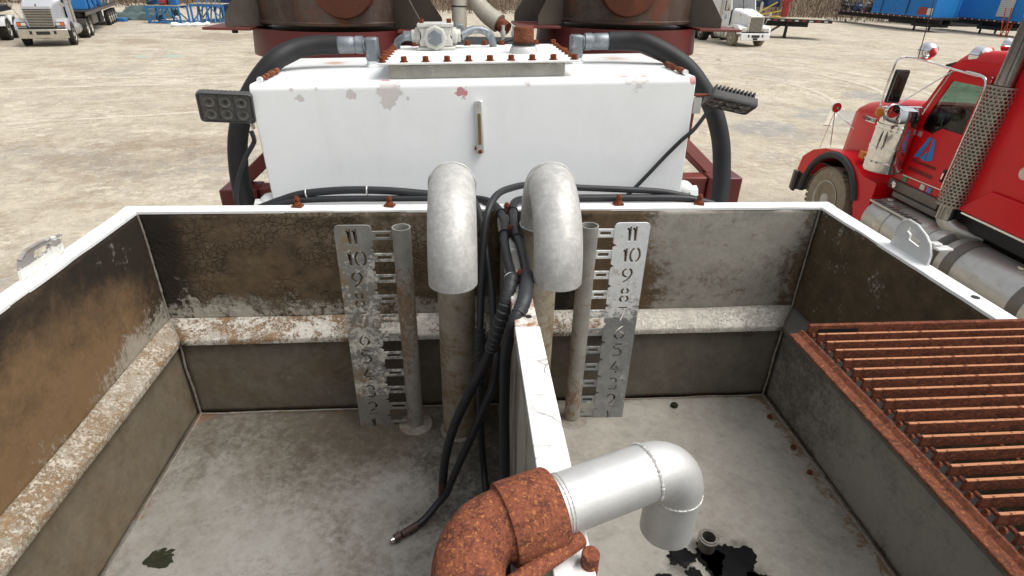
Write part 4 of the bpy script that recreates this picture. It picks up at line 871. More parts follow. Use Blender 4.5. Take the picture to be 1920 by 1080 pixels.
# ------------------------------------------------------------------ trucks
m_tyre = surf('tyre_rubber', (.018, .017, .016), .85, 0, 'O', (12, .3), [dict(col=(.16, .135, .10), sc=5, sc2=30, lo=.48, hi=.66, op=.65)])
m_tyred = surf('tyre_dusty', (.27, .22, .155), .95, 0, 'O', (10, .25), [dict(col=(.05, .045, .04), sc=5, sc2=30, lo=.55, hi=.66, op=.7)], (60, .002))
m_wheel = surf('wheel_pale_steel', (.48, .46, .40), .5, .2, 'O', (12, .15), [dict(col=(.24, .18, .12), sc=9, lo=.58, hi=.7, op=.6)])
m_chrome = surf('chrome', (.72, .72, .72), .06, 1.0)
m_chromed = surf('dusty_chrome', (.55, .52, .46), .28, .85, 'O', (8, .15), [dict(col=(.36, .31, .22), sc=4, lo=.5, hi=.7, op=.6, rough=.7)])
m_red = surf('truck_red_paint', (.60, .004, .009), .30, 0, 'O', (2, .06), [dict(col=(.40, .02, .018), sc=3, sc2=20, lo=.56, hi=.8, op=.4, rough=.5)], spec=.3, coat=.15)
m_white = surf('truck_white_paint', (.72, .73, .73), .3, 0, 'O', (2, .05), [dict(col=(.5, .46, .38), sc=4, lo=.58, hi=.8, op=.4)], coat=.3)
m_silver = surf('truck_silver_paint', (.42, .43, .45), .3, .15, 'O', (2, .06), [dict(col=(.45, .42, .36), sc=4, lo=.58, hi=.8, op=.4)], coat=.3)
m_blackr = surf('black_flare_rubber', (.025, .025, .026), .6, 0, 'O', (10, .2))
m_dark = surf('dark_interior', (.018, .018, .02), .7, 0, 'O', (6, .3))
m_amber = surf('amber_lens', (.55, .16, .01), .2, 0, 'O', (20, .2)); m_lampc = surf('clear_lamp', (.6, .6, .58), .1, .3)
m_orange = surf('orange_lens', (.65, .10, .015), .25, 0); m_decal = surf('decal_blue', (.015, .20, .52), .4, 0, 'O', (10, .1)); m_ink = surf('decal_dark_ink', (.06, .01, .012), .5, 0)
m_glass = glass_mat('window_glass', (.55, .66, .62)); m_glassd = glass_mat('windscreen_glass', (.22, .27, .27), .06)
m_alut = surf('tank_aluminium', (.56, .55, .52), .35, .7, 'O', (5, .08), [dict(col=(.42, .39, .33), sc=5, lo=.52, hi=.7, op=.5, rough=.6)], (80, .0006))
m_stack = surf('painted_reflection_chrome', (.30, .30, .30), .16, 1.0, 'O', (6, .3, (3, 3, .2)), [dict(col=(.08, .075, .07), sc=5, sc2=20, st=(3, 3, .15), lo=.5, hi=.6, op=.7, rough=.35)])  # reflections of dark surroundings painted in as darker chrome and upright streaks
m_perf = surf('heat_shield_steel', (.34, .31, .27), .38, .7, 'O', (10, .2))
m_sill = surf('sill_grey', (.16, .14, .125), .45, .4, 'O', (8, .2), [dict(col=(.3, .24, .17), sc=6, lo=.55, hi=.7, op=.6)])
def wheel(root, x, y, r, w, s, dusty=False, ymat=None):
    """s: +1 outer face towards +x, -1 towards -x"""
    o = MB(); h = w / 2
    o.lathe([(r * .58, -h * .80), (r * .66, -h * .98), (r * .80, -h), (r * .93, -h * .90), (r * .985, -h * .78), (r, -h * .5), (r, h * .5), (r * .985, h * .78), (r * .93, h * .90), (r * .80, h), (r * .66, h * .98), (r * .58, h * .80)], (0, 0, 0), 'x', 40)
    t = o.build('wheel', ymat or (m_tyred if dusty else m_tyre), root); t.location = (x, y, r)
    b = MB(); nl = 40                                  # tread blocks
    for j in range(nl):
        a = 2 * math.pi * j / nl
        for k in (-.33, 0, .33):
            c = Vector((k * w * 1.0, math.cos(a + k) * (r + .003), math.sin(a + k) * (r + .003)))
            b.box(c, (w * .26, 2 * math.pi * r / nl * .72, .014), Matrix.Rotation(a + k - math.pi / 2, 3, 'X'))
    b.build('tread', ymat or (m_tyred if dusty else m_tyre), t)
    m = MB(); q = s * h
    m.lathe([(r * .60, q * .95), (r * .575, q * .97), (r * .545, q * .80), (r * .50, q * .35), (r * .34, q * .28), (r * .32, q * .55), (r * .20, q * .62), (r * .18, q * .95), (r * .10, q * 1.0), (.001, q * 1.0)], (0, 0, 0), 'x', 32, True); m.build('rim', m_wheel, t)
    m = MB()
    for j in range(10):
        a = 2 * math.pi * j / 10; m.lathe([(.017, 0), (.017, s * .03)], (q * .29, math.cos(a) * r * .42, math.sin(a) * r * .42), 'x', 6)
    m.build('wheel_nuts', m_black, t)
    return t
def rsec(y, hw, z0, z1, rt, rb=.03, n=5, cx=0.0, crown=0.0):
    out = []
    for (sx, cz, rr, a0) in ((1, z1, rt, 0), (-1, z1, rt, 90), (-1, z0, rb, 180), (1, z0, rb, 270)):
        ccx = cx + sx * (hw - rr); ccz = cz - rr if cz == z1 else cz + rr
        for i in range(n + 1):
            a = R(a0 + 90 * i / n); out.append(Vector((ccx + rr * math.cos(a), y, ccz + rr * math.sin(a) + (crown if cz == z1 else 0) * math.sin(a))))
    return out
def win_map(x): return lambda u, v, w: (x + w, u, v)
def emblem(root, x, s, cy, cz, k, nrm=-1):
    """two slanted bars and a wedge, as on the door"""
    E1 = [(-.50, -.42), (-.20, -.34), (.06, .5), (-.10, .5)]; E2 = [(.14, .5), (.30, .42), (.50, -.30), (.18, -.42)]; E3 = [(-.16, -.38), (.14, -.42), (.10, .0)]
    m = MB()
    for P in (E1, E2, E3): m.prism([(cy + s * p[0] * k, cz + p[1] * k) for p in P], 'x', x, x + nrm * .003)
    return m.build('door_emblem', m_decal, root)
# ---- red truck, facing +Y
rtk = thing('truck_tractor', 'red tractor truck with chrome air cleaner and exhaust stack parked at right', 'truck', (7.09, 6.88, 0), 0, None, False); rtk.rotation_euler = (0, R(2.6), 0)
ax_ = 0
for sx in (-1, 1):
    wheel(rtk, sx * 1.02, 0, .53, .30, sx, True)
    for y in (-5.6, -6.9): wheel(rtk, sx * .93, y, .52, .55, sx)
    MB().bb(sx * .38, sx * .47, -7.6, .9, .72, .98).build('frame_rail', m_black, rtk, .01)
m = MB(); m.rings([rsec(-1.02, .83, 1.12, 2.26, .20, crown=.05), rsec(-.7, .80, 1.10, 2.25, .22, crown=.05), rsec(-.2, .74, 1.08, 2.19, .22, crown=.04), rsec(.3, .67, 1.05, 2.10, .20, crown=.03), rsec(.62, .61, 1.02, 2.02, .17, crown=.02), rsec(.76, .58, 1.0, 1.96, .14), rsec(.80, .54, 1.0, 1.90, .10)]); hood = m.build('hood', m_red, rtk)
MB().bb(-.5, .5, .802, .84, .95, 1.86).build('grille', m_chrome, rtk, .01)
for sx in (-1, 1):
    fp = [(1.02, .74), (.98, 1.0), (.74, 1.18), (.42, 1.29), (.05, 1.33), (-.32, 1.30), (-.52, 1.22), (-.66, 1.16), (-1.02, 1.14), (-1.06, .48), (-.80, .48), (-.74, .62)] + [(.0 + .71 * math.cos(R(a)), .53 + .71 * math.sin(R(a))) for a in range(168, 20, -12)] + [(.72, .72)]
    P = plate(fp, [], .56, lambda u, v, w, sx=sx: (sx * .86 + w, u, v)); P.build('fender', m_red, rtk, .035, seg=3)
    m = MB(); m.tube([(sx * 1.145, .735 * math.cos(R(a)), .53 + .735 * math.sin(R(a))) for a in range(-6, 168, 6)], .055, 10); m.build('fender_flare', m_blackr, rtk)
    m = MB(); m.bb(sx * .62, sx * 1.10, -.64, .66, 1.03, 1.05); m.build('wheel_well', m_black, rtk)
    # side skin with door opening and window, both sides, so one sees through the cab
    sk_ = [(-2.06, 1.24), (-1.02, 1.24), (-.99, 2.24), (-1.06, 2.34), (-1.27, 2.86), (-1.40, 2.93), (-2.06, 2.95)]
    wn_ = [(-1.88, 2.04), (-1.88, 2.70), (-1.34, 2.70), (-1.14, 2.16), (-1.13, 1.98)]
    x = sx * .90
    plate(sk_, [wn_], .012, win_map(x)).build('cab_side', m_red, rtk)
    dr = [(-1.96, 1.36), (-1.20, 1.34), (-1.10, 1.42), (-1.085, 2.14), (-1.305, 2.755), (-1.37, 2.79), (-1.96, 2.79)]
    wo_ = [(-1.88, 2.075), (-1.88, 2.665), (-1.375, 2.665), (-1.185, 2.15), (-1.175, 2.02), (-1.21, 1.985), (-1.42, 1.975), (-1.52, 2.075)]
    dp = plate(dr, [wo_], .02, win_map(x + sx * .014)).build('door', m_red, rtk, .006)
    plate([(-1.885, 1.97), (-1.885, 2.67), (-1.37, 2.67), (-1.17, 2.15), (-1.165, 1.97)], [], .004, win_map(x + sx * .004)).build('door_glass', m_glass, dp)
    m = MB(); m.tube([(x + sx * .024, p[0], p[1]) for p in dr + dr[:1]], .009, 6); m.build('door_trim', m_chrome, dp)
    MB().bb(x + sx * .024, x + sx * .04, -1.89, -1.845, 1.45, 1.62).build('door_handle', m_black, dp, .008)
    MB().bb(x + sx * .041, x + sx * .046, -1.88, -1.86, 1.49, 1.57).build('handle_lever', m_chrome, dp)
    m = MB(); m.tube([(x + sx * .02, -1.56, 2.78), (x + sx * .07, -1.60, 2.80), (x + sx * .085, -1.88, 2.78), (x + sx * .085, -1.97, 2.68), (x + sx * .085, -1.99, 2.4), (x + sx * .085, -1.99, 1.42), (x + sx * .02, -1.99, 1.38)], .017, 12, True, 4); m.build('grab_handle', m_chrome, rtk)
    MB().bb(x - sx * .02, x + sx * .05, -2.0, -1.0, 1.10, 1.238).build('sill', m_sill, rtk, .01)
    m = MB(); m.lathe([(.05, 0), (.05, sx * .05), (.03, sx * .06)], (x + sx * .05, -1.17, 1.18), 'x', 14); m.build('air_horn_cap', m_chrome, rtk)
    # fuel tanks with straps
    for k, (ya, yb) in enumerate(((-1.12, -2.52), (-2.62, -4.15))):
        m = MB(); m.lathe([(.02, ya), (.22, ya - .01), (.305, ya - .03), (.325, ya - .06), (.325, yb + .06), (.305, yb + .03), (.22, yb + .01), (.02, yb)], (sx * .98, 0, .66), 'y', 48); ft = m.build('fuel_tank', m_alut, rtk)
        for yy in ((ya - .42, yb + .24) if k == 0 else (ya - .24, yb + .3)):
            m = MB(); m.lathe([(.327, 0), (.336, .004), (.336, -.136), (.327, -.14)], (sx * .98, yy + .07, .66), 'y', 48, True); m.build('tank_strap', m_chromed if k == 0 else m_sill, ft)
        m = MB(); m.lathe([(.05, 0), (.05, .03), (.035, .035)], (sx * (.98 + .06), (ya - .18) if k == 0 else (ya - .9), .66 + .318), 'z', 16); m.build('filler_cap', m_chromed, ft)
    MB().box((sx * 1.17, -1.62, .93), (.16, .95, .03)).build('step_plate', m_alut, rtk, .006)
    for q in range(9): MB().bb(sx * 1.10, sx * 1.24, -1.98 + q * .09, -1.95 + q * .09, .946, .952).build('step_tread', m_sill, rtk)
    # air cleaner
    cx, cy = sx * 1.13, -.98
    m = MB(); m.lathe([(.12, 1.32), (.235, 1.335), (.252, 1.37), (.252, 1.98), (.24, 1.99), (.24, 2.16), (.22, 2.22), (.12, 2.25)], (cx, cy, 0), 'z', 40); ac = m.build('air_cleaner', m_chrome, rtk)
    for z in (1.48, 1.68, 1.93, 1.99):
        m = MB(); m.lathe([(.253, -.012), (.260, -.008), (.260, .008), (.253, .012)], (cx, cy, z), 'z', 40, True); m.build('cleaner_band', m_chrome, ac)
    for z in (1.45, 1.72): MB().bb(sx * .84, sx * .93, cy - .05, cy + .03, z, z + .05).build('cleaner_bracket', m_chrome, ac, .005)
    # mirrors
    mx = sx * 1.33; my = -.95
    MB().box((mx, my, 2.50), (.20, .055, .44)).build('mirror_head', m_dark, rtk, .02)
    MB().bb(mx - .088, mx + .088, my - .033, my - .029, 2.30, 2.70).build('mirror_glass', m_chrome, rtk)
    m = MB(); m.tube([(sx * .92, -1.75, 2.77), (sx * 1.0, -1.45, 2.80), (sx * 1.18, -1.05, 2.86), (mx - sx * .04, my + .02, 2.88), (mx + sx * .08, my + .04, 2.85), (mx + sx * .115, my + .04, 2.74), (mx + sx * .115, my + .04, 2.26), (mx, my + .03, 2.22), (sx * 1.0, -1.08, 2.26), (sx * .90, -1.12, 2.24)], .012, 8, True, 5); m.build('mirror_frame', m_chrome, rtk)
    m = MB(); m.tube([(sx * .90, -1.30, 2.78), (mx - sx * .1, my, 2.26)], .008, 8); m.build('mirror_brace', m_chrome, rtk)
    m = MB(); m.lathe([(.005, -.035), (.09, -.03), (.10, 0), (.085, .035), (.04, .055)], (sx * 1.40, -1.12, 2.20), 'y', 24); m.build('convex_mirror', m_chrome, rtk)
    m = MB(); m.lathe([(.06, -.10), (.10, -.06), (.112, 0), (.112, .05), (.10, .055), (.06, .02), (.01, .01)], (mx - sx * .24, my - .02, 2.97), 'y', 24); m.build('spot_lamp', m_chrome, rtk)
    m = MB(); m.lathe([(.005, -.02), (.08, -.015), (.086, .0), (.07, .03), (.03, .045)], (sx * 1.02, .66, 1.92), 'y', 24); m.build('hood_mirror', m_chrome, rtk)
    m = MB(); m.tube([(sx * 1.02, .67, 1.86), (sx * 1.0, .52, 1.32)], .008, 6); m.tube([(sx * 1.02, .67, 1.86), (sx * .98, .82, 1.20)], .008, 6); m.tube([(sx * 1.02, .67, 1.86), (sx * .70, .50, 1.62)], .007, 6); m.build('hood_mirror_stay', m_chrome, rtk)
    MB().box((sx * 1.02, -.38, 1.40), (.09, .13, .12)).build('turn_lamp', m_amber, rtk, .02)
    m = MB(); m.sphere((sx * 1.34, -.82, 2.13), .08, 12, (.8, 1, .9)); m.build('marker_lamp', m_amber, rtk)
    MB().bb(sx * .695, sx * .705 , .02, .30, 1.80, 1.88).build('hood_badge', m_chrome, rtk, .004).rotation_euler = (0, 0, 0)
    # stack with perforated shield
    cx, cy = sx * 1.06, -2.30
    m = MB(); m.cyl((cx, cy, 1.1), (cx, cy, 4.3), .110, n=32); m.build('exhaust_stack', m_stack, rtk)
    m = MB(); nz, na = 34, 22; z0, z1, rs = 1.30, 2.72, .165
    for i in range(nz):
        for j in range(na):
            a0 = 2 * math.pi * (j + .5 * (i % 2)) / na; da = 2 * math.pi / na; zz = z0 + (z1 - z0) * i / nz; dz = (z1 - z0) / nz
            # a diamond lattice cell: frame quads around an open hole
            P = lambda a, z: (cx + rs * math.cos(a), cy + rs * math.sin(a), z)
            cxa = a0 + da / 2; cz = zz + dz / 2; k = .66
            out = [P(a0, zz), P(a0 + da, zz), P(a0 + da, zz + dz), P(a0, zz + dz)]
            inn = [P(cxa - da * k / 2, cz - dz * k / 2), P(cxa + da * k / 2, cz - dz * k / 2), P(cxa + da * k / 2, cz + dz * k / 2), P(cxa - da * k / 2, cz + dz * k / 2)]
            m.add(out + inn, [(0, 1, 5, 4), (1, 2, 6, 5), (2, 3, 7, 6), (3, 0, 4, 7)])
    m.build('heat_shield', m_perf, rtk)
    m = MB(); m.lathe([(.17, -.01), (.17, .01)], (cx, cy, 2.725), 'z', 32, True); m.build('shield_ring', m_perf, rtk); m = MB(); m.lathe([(.17, -.01), (.17, .01)], (cx, cy, 1.295), 'z', 32, True); m.build('shield_ring', m_perf, rtk)
    m = MB(); m.tube([(cx, cy, 1.28), (cx, cy, 1.12), (cx - sx * .1, cy - .1, 1.0), (cx - sx * .35, cy - .3, .95)], .10, 16, True, 4); m.build('exhaust_elbow', m_alut, rtk)
    MB().bb(sx * .93, sx * .99, -2.16, -1.2, 1.02, 1.095).build('sill_step', m_sill, rtk, .01)
# roof, windscreen, sleeper
m = MB(); m.rings([rsec(-1.27, .88, 2.80, 2.90, .05, crown=.02), rsec(-1.40, .905, 2.78, 2.97, .08, crown=.05), rsec(-1.7, .905, 2.78, 3.01, .10, crown=.06), rsec(-2.07, .905, 2.78, 3.03, .11, crown=.07)]); m.build('roof', m_red, rtk)
m = MB(); m.add([(-.86, -1.02, 2.27), (.86, -1.02, 2.27), (.82, -1.26, 2.82), (-.82, -1.26, 2.82)], [(0, 1, 2, 3)]); m.build('windscreen', m_glass, rtk)
MB().box((0, -1.14, 2.54), (.05, .03, .62), Matrix.Rotation(R(23.5), 3, 'X')).build('windscreen_post', m_black, rtk)
m = MB(); m.rings([rsec(-1.22, .87, 2.83, 2.88, .02), rsec(-1.06, .84, 2.80, 2.83, .012)]); m.build('sun_visor', m_dark, rtk)
MB().bb(-.86, .86, -1.25, -1.03, 1.7, 2.20).build('dashboard', m_dark, rtk, .05)
MB().bb(-.86, .86, -2.0, -1.04, 1.26, 1.30).build('cab_floor', m_dark, rtk)
m = MB(); m.tube([(-.42 + .22 * math.cos(2 * math.pi * j / 24), -1.45 + .22 * math.sin(2 * math.pi * j / 24) * .5, 2.05 + .22 * math.sin(2 * math.pi * j / 24) * .8) for j in range(25)], .016, 8); m.build('steering_wheel', m_dark, rtk)
for x in (-.45, .45):
    MB().bb(x - .25, x + .25, -1.95, -1.55, 1.5, 1.72).build('seat', m_dark, rtk, .05)
    MB().bb(x - .24, x + .24, -1.99, -1.86, 1.74, 2.30).build('seat_back', m_dark, rtk, .05)
m = MB(); m.rings([rsec(-2.08, 1.0, 1.28, 3.10, .12, .03, crown=.06), rsec(-2.3, 1.03, 1.28, 3.24, .14, .03, crown=.06), rsec(-3.0, 1.03, 1.28, 3.36, .14, .03, crown=.06), rsec(-4.3, 1.03, 1.28, 3.40, .14, .03, crown=.06)]); sl_ = m.build('sleeper', m_red, rtk)
m = MB(); m.prism([(-2.42, 1.275), (-4.28, 1.275), (-4.28, 1.62), (-2.75, 1.62)], 'x', -1.075, -1.028); m.build('sleeper_step_panel', m_red, sl_, .015)
m = MB(); m.lathe([(.075, 0), (.075, -.015), (.06, -.02), (.01, -.015)], (-1.03, -3.02, 1.92), 'x', 20); m.build('sleeper_vent', m_chromed, sl_)
MB().bb(-1.072, -1.03, -4.2, -2.5, 1.245, 1.272).build('sleeper_trim', m_chrome, sl_, .004)
for x in (-.62, -.3, 0, .3, .62):
    m = MB(); m.sphere((x, -1.40, 3.055), .05, 10, (1.3, .9, .9), -.2); m.build('roof_marker', m_orange, rtk)
for x in (-.45, .45):
    m = MB(); m.lathe([(.05, -.18), (.035, -.1), (.03, .1), (.055, .22), (.085, .30), (.08, .302), (.02, .25)], (x, -1.75, 3.13), 'y', 20); m.build('roof_horn', m_chrome, rtk)
m = MB(); m.lathe([(.04, -.10), (.10, -.06), (.12, .06), (.11, .07), (.02, .04)], (-.80, -1.52, 2.99), 'y', 20); m.build('cab_spot_lamp', m_chrome, rtk)
m = MB(); m.tube([(-1.22, -1.00, 2.87), (-1.24, -.98, 3.2), (-1.22, -.80, 4.2)], .006, 6); m.build('antenna', m_black, rtk)
m = MB(); m.tube([(-.25, -1.5, 3.07), (-.24, -1.48, 3.9)], .004, 6); m.build('antenna', m_black, rtk)
MB().bb(-1.15, 1.15, 1.02, 1.12, .36, .72).build('bumper', m_sill, rtk, .02)
MB().bb(-1.17, -1.13, .92, 1.02, .36, .70).build('bumper_end', m_black, rtk, .01)
emblem(rtk, -.926, -1, -1.42, 1.76, .34).name = 'door_emblem'
m = MB()
for i in range(14): m.bb(-.9275, -.9255, -1.70 + i * .034, -1.683 + i * .034 + random.uniform(0, .01), 1.555, 1.595)
m.build('door_lettering', m_ink, rtk)
m = MB()
for i in range(12): m.bb(-.9275, -.9255, -1.70 + i * .04, -1.68 + i * .04 + random.uniform(0, .01), 1.43, 1.485)
m.build('door_lettering', m_ink, rtk)
for (y, z, mt) in ((-1.24, 1.29, surf('sticker_green', (.05, .30, .10), .5, 0)), (-1.60, 1.29, surf('sticker_white', (.6, .6, .56), .5, 0)), (-1.73, 1.29, surf('sticker_blue', (.08, .22, .55), .5, 0)), (-1.20, 1.93, surf('sticker_pale', (.55, .30, .30), .5, 0))):
    MB().bb(-.918 if z < 1.4 else -.928, -.905 if z < 1.4 else -.924, y - .04, y + .04, z - .035, z + .035).build('door_sticker', mt, rtk)
bd = Matrix.Rotation(R(-8), 3, 'Z')
t = text_mb('KENWORTH', .075, lambda u, v, w: (-.712 - w, .16 - u * 1.0, 1.84 + v)); t.build('badge_lettering', m_black, rtk)
m = MB(); m.bb(-1.05, -.45, -4.9, -4.35, .9, 1.12); m.build('battery_box', m_black, rtk, .02)
m = MB(); m.bb(-.9, .9, -4.3, -2.1, 1.02, 1.25); m.build('sleeper_underframe', m_black, rtk, .02)
m = MB(); m.sphere((-.95, -4.25, 1.05), .20, 16, (1, 1, .8)); m.build('air_can', m_redl, rtk)
MB().bb(-1.14, -1.09, -4.6, -3.9, .98, 1.06).build('light_bar', m_black, rtk, .01)
m = MB(); m.lathe([(.035, 0), (.03, -.02)], (-1.14, -4.0, 1.02), 'x', 14); m.build('side_marker', m_orange, rtk)

# ---- the two lighter trucks facing us
def yard_truck(root, paint, vertical, tail):
    for sx in (-1, 1):
        wheel(root, sx * 1.02, 0, .52, .30, sx, vertical)
        for y in (-4.2, -5.5): wheel(root, sx * .92, y, .52, .56, sx)
        MB().bb(sx * .38, sx * .47, -6.4, .8, .72, .96).build('frame_rail', m_black, root)
        fp = [(.98, .80), (.94, 1.10), (.6, 1.30), (.0, 1.34), (-.5, 1.26), (-.86, 1.0), (-.86, .55), (-.70, .55)] + [(.66 * math.cos(R(a)), .52 + .66 * math.sin(R(a))) for a in range(168, 20, -12)] + [(.7, .78)]
        plate(fp, [], .50, lambda u, v, w, sx=sx: (sx * .90 + w, u, v)).build('fender', paint, root, .05, seg=3)
        plate([(-1.95, 1.1), (-.92, 1.1), (-.92, 2.2), (-1.2, 2.92), (-1.95, 2.95)], [[(-1.78, 2.1), (-1.78, 2.72), (-1.36, 2.72), (-1.12, 2.12)]], .012, win_map(sx * .94)).build('cab_side', paint, root)
        plate([(-1.8, 2.08), (-1.8, 2.74), (-1.34, 2.74), (-1.09, 2.08)], [], .004, win_map(sx * .936)).build('side_window', m_glassd, root)
        dr = plate([(-1.86, 1.2), (-1.05, 1.2), (-1.05, 2.04), (-1.86, 2.04)], [], .02, win_map(sx * .952)).build('door', paint, root, .006)
        MB().bb(sx * .964, sx * .975, -1.80, -1.70, 1.9, 1.93).build('door_handle', m_black, dr)
        m = MB(); m.lathe([(.02, -1.05), (.28, -1.06), (.31, -1.10), (.31, -2.20), (.28, -2.24), (.02, -2.25)], (sx * .92, 0, .70), 'y', 28); ft = m.build('fuel_tank', m_alut, root)
        for yy in (-1.3, -1.95):
            m = MB(); m.lathe([(.312, 0), (.32, .0), (.32, .07), (.312, .07)], (sx * .92, yy, .70), 'y', 28, True); m.build('tank_strap', m_sill, ft)
        mx = sx * 1.30
        MB().box((mx, -.88, 2.42), (.18, .06, .5)).build('mirror', m_chromed if vertical else paint, root, .015)
        m = MB(); m.tube([(sx * .94, -1.15, 2.78), (mx, -.86, 2.75), (mx, -.84, 2.1), (sx * .94, -1.05, 2.15)], .014, 6); m.build('mirror_frame', m_chromed, root)
        m = MB(); m.lathe([(.01, .06), (.08, .05), (.105, .0), (.08, -.04)], (sx * 1.10, .62, 1.98), 'y', 16); m.build('hood_mirror', m_chromed, root)
        m = MB(); m.tube([(sx * 1.10, .60, 1.92), (sx * .86, .55, 1.34)], .016, 6); m.build('hood_mirror_stay', m_chromed, root)
        hz = 1.10
        MB().bb(sx * .62, sx * 1.02, .955, .99, hz - .11, hz + .11).build('headlight_bezel', m_black if not vertical else m_chromed, root, .03)
        MB().bb(sx * .64, sx * .84, .992, 1.0, hz - .07, hz + .07).build('headlight', m_lampc, root, .02)
        MB().bb(sx * .86, sx * 1.0, .992, 1.0, hz - .08, hz + .08).build('turn_signal', m_orange if not vertical else m_lampc, root, .02)
        m = MB(); m.cyl((sx * .98, -2.1, 1.0), (sx * .98, -2.1, 3.9), .09, n=14); m.build('exhaust_stack', m_chromed, root)
    zt = 2.12
    if vertical: rg_ = [rsec(-.95, .80, 1.1, 2.20, .2, crown=.05), rsec(-.3, .70, 1.08, 2.14, .2, crown=.04), rsec(.35, .60, 1.05, 2.02, .16, crown=.02), rsec(.84, .54, 1.0, 1.90, .10)]
    else: rg_ = [rsec(-.95, .84, 1.1, 2.20, .14, crown=.03), rsec(-.3, .80, 1.05, 2.16, .14, crown=.03), rsec(.45, .70, 1.0, 2.06, .12, crown=.02), rsec(.88, .64, 1.0, 1.92, .10)]
    hood = MB().rings(rg_).build('hood', paint, root)
    gy = .90
    if vertical:
        gr = MB().bb(-.50, .50, .842, .875, .92, 1.84).build('grille', m_dark, root, .01)
        for x in [(-.46 + .0836 * i) for i in range(12)]: MB().bb(x - .016, x + .016, .876, .90, .94, 1.80).build('grille_bar', m_chromed, gr)
        for b in ((-.54, -.49, .90, 1.88), (.49, .54, .90, 1.88)): MB().bb(b[0], b[1], .84, .91, b[2], b[3]).build('grille_frame', m_chrome, gr, .008)
        MB().bb(-.54, .54, .84, .91, 1.80, 1.90).build('grille_frame', m_chrome, gr, .008); MB().bb(-.54, .54, .84, .91, .88, .93).build('grille_frame', m_chrome, gr, .008)
        m = MB(); m.lathe([(.03, 0), (.05, .03), (.02, .09)], (0, .86, 1.905), 'z', 10); m.build('hood_ornament', m_chromed, gr)
    else:
        pr = [(-.60, 1.80), (.60, 1.80), (.52, .92), (-.52, .92)]
        gr = MB().prism(pr, 'y', .882, .90).build('grille', m_dark, root, .01)
        for i in range(11):
            z = .97 + .075 * i; hw = .515 + .08 * (z - .92) / .88; MB().bb(-hw, hw, .902, .925, z, z + .028).build('grille_slat', m_chromed, gr)
        for sx in (-1, 1): MB().box((sx * .575, .91, 1.36), (.035, .05, .90), Matrix.Rotation(R(sx * 5.1), 3, 'Y')).build('grille_frame', paint, gr, .006)
        m = MB(); m.sphere((0, .80, 1.97), .045, 10, (.7, 1.4, 1.5)); m.build('hood_ornament', m_black, gr)
    MB().bb(-1.08, 1.08, .98, 1.10, .42, .86).build('bumper', m_chromed if not vertical else m_white, root, .03)
    MB().bb(-.30, .30, 1.102, 1.108, .60, .76).build('bumper_opening', m_black, root, .02)
    for sx in (-1, 1): MB().bb(sx * .46, sx * .58, 1.102, 1.108, .62, .78).build('bumper_opening', m_black, root, .02)
    MB().bb(-1.02, 1.02, .90, .975, .87, .94).build('bumper_gap', m_black, root)
    MB().bb(-.17, .17, 1.109, 1.113, .46, .58).build('number_plate', m_black if vertical else m_chromed, root)
    m = MB(); m.rings([rsec(-1.18, .93, 2.84, 2.92, .04), rsec(-1.4, .945, 2.82, 3.0, .08, crown=.04), rsec(-1.97, .945, 2.82, 3.04, .1, crown=.05)]); m.build('roof', paint, root)
    m = MB(); m.add([(-.90, -.93, 2.20), (.90, -.93, 2.20), (.88, -1.18, 2.84), (-.88, -1.18, 2.84)], [(0, 1, 2, 3)]); m.build('windscreen', m_glassd, root)
    MB().box((0, -1.05, 2.52), (.05, .03, .70), Matrix.Rotation(R(21), 3, 'X')).build('windscreen_post', m_black, root)
    for sx in (-1, 1): MB().box((sx * .90, -1.055, 2.52), (.05, .05, .74), Matrix.Rotation(R(21), 3, 'X')).build('windscreen_pillar', paint, root)
    m = MB(); m.tube([(.1, -.96, 2.24), (-.35, -1.03, 2.5)], .012, 5); m.tube([(-.1, -.96, 2.24), (.35, -1.03, 2.5)], .012, 5); m.build('wiper', m_black, root)
    MB().bb(-.86, .86, -1.2, -.97, 1.6, 2.18).build('dashboard', m_dark, root); MB().bb(-.9, .9, -1.94, -1.90, 1.1, 2.9).build('cab_rear', paint, root)
    MB().bb(-.8, .8, -1.9, -1.5, 1.3, 2.2).build('seats', m_dark, root)
    if tail:
        m = MB(); m.rings([rsec(-2.0, 1.0, 1.15, 3.2, .1), rsec(-3.6, 1.0, 1.15, 3.3, .1)]); m.build('sleeper', paint, root)
def facing(h): return math.atan2(-h[0], h[1])
tA = thing('truck_tractor', 'silver white tractor truck with slatted grille facing us at far left', 'truck', (-22.25, 33.45, 0), facing((.35, -.937)), None, False); yard_truck(tA, m_silver, False, False)
tB = thing('truck_tractor', 'white tractor truck with upright grille bars facing us behind the red truck', 'truck', (19.4, 39.4, 0), facing((.13, -.99)), None, False); yard_truck(tB, m_white, True, True)
emblem(tB, .963, 1, -1.45, 1.72, .30, 1)
# truck at the very left edge: white fenders over two wheels, dark body
tC = thing('truck_tractor', 'dark truck with white rear fenders cut off by the left photo edge', 'truck', (-26.25, 33.8, 0), facing((.35, -.937)), None, False)
for sx in (-1, 1):
    for y in (-1.6, -3.0):
        wheel(tC, sx * .95, y, .53, .5, sx)
        P = [(y + .70 * math.cos(R(a)), .53 + .70 * math.sin(R(a))) for a in range(20, 161, 10)]; Q = [(y + .62 * math.cos(R(a)), .53 + .62 * math.sin(R(a))) for a in range(160, 19, -10)]
        plate(P + Q, [], .6, lambda u, v, w, sx=sx: (sx * .92 + w, u, v)).build('wheel_fender', m_white, tC, .01)
    MB().bb(sx * .38, sx * .47, -4.2, 1.6, .75, .98).build('frame_rail', m_black, tC)
MB().bb(-1.1, 1.1, -3.8, 1.0, 1.45, 1.75).build('deck', m_black, tC, .03); MB().bb(-1.05, 1.05, -.8, 1.3, 1.76, 3.2).build('cab', m_black, tC, .08)
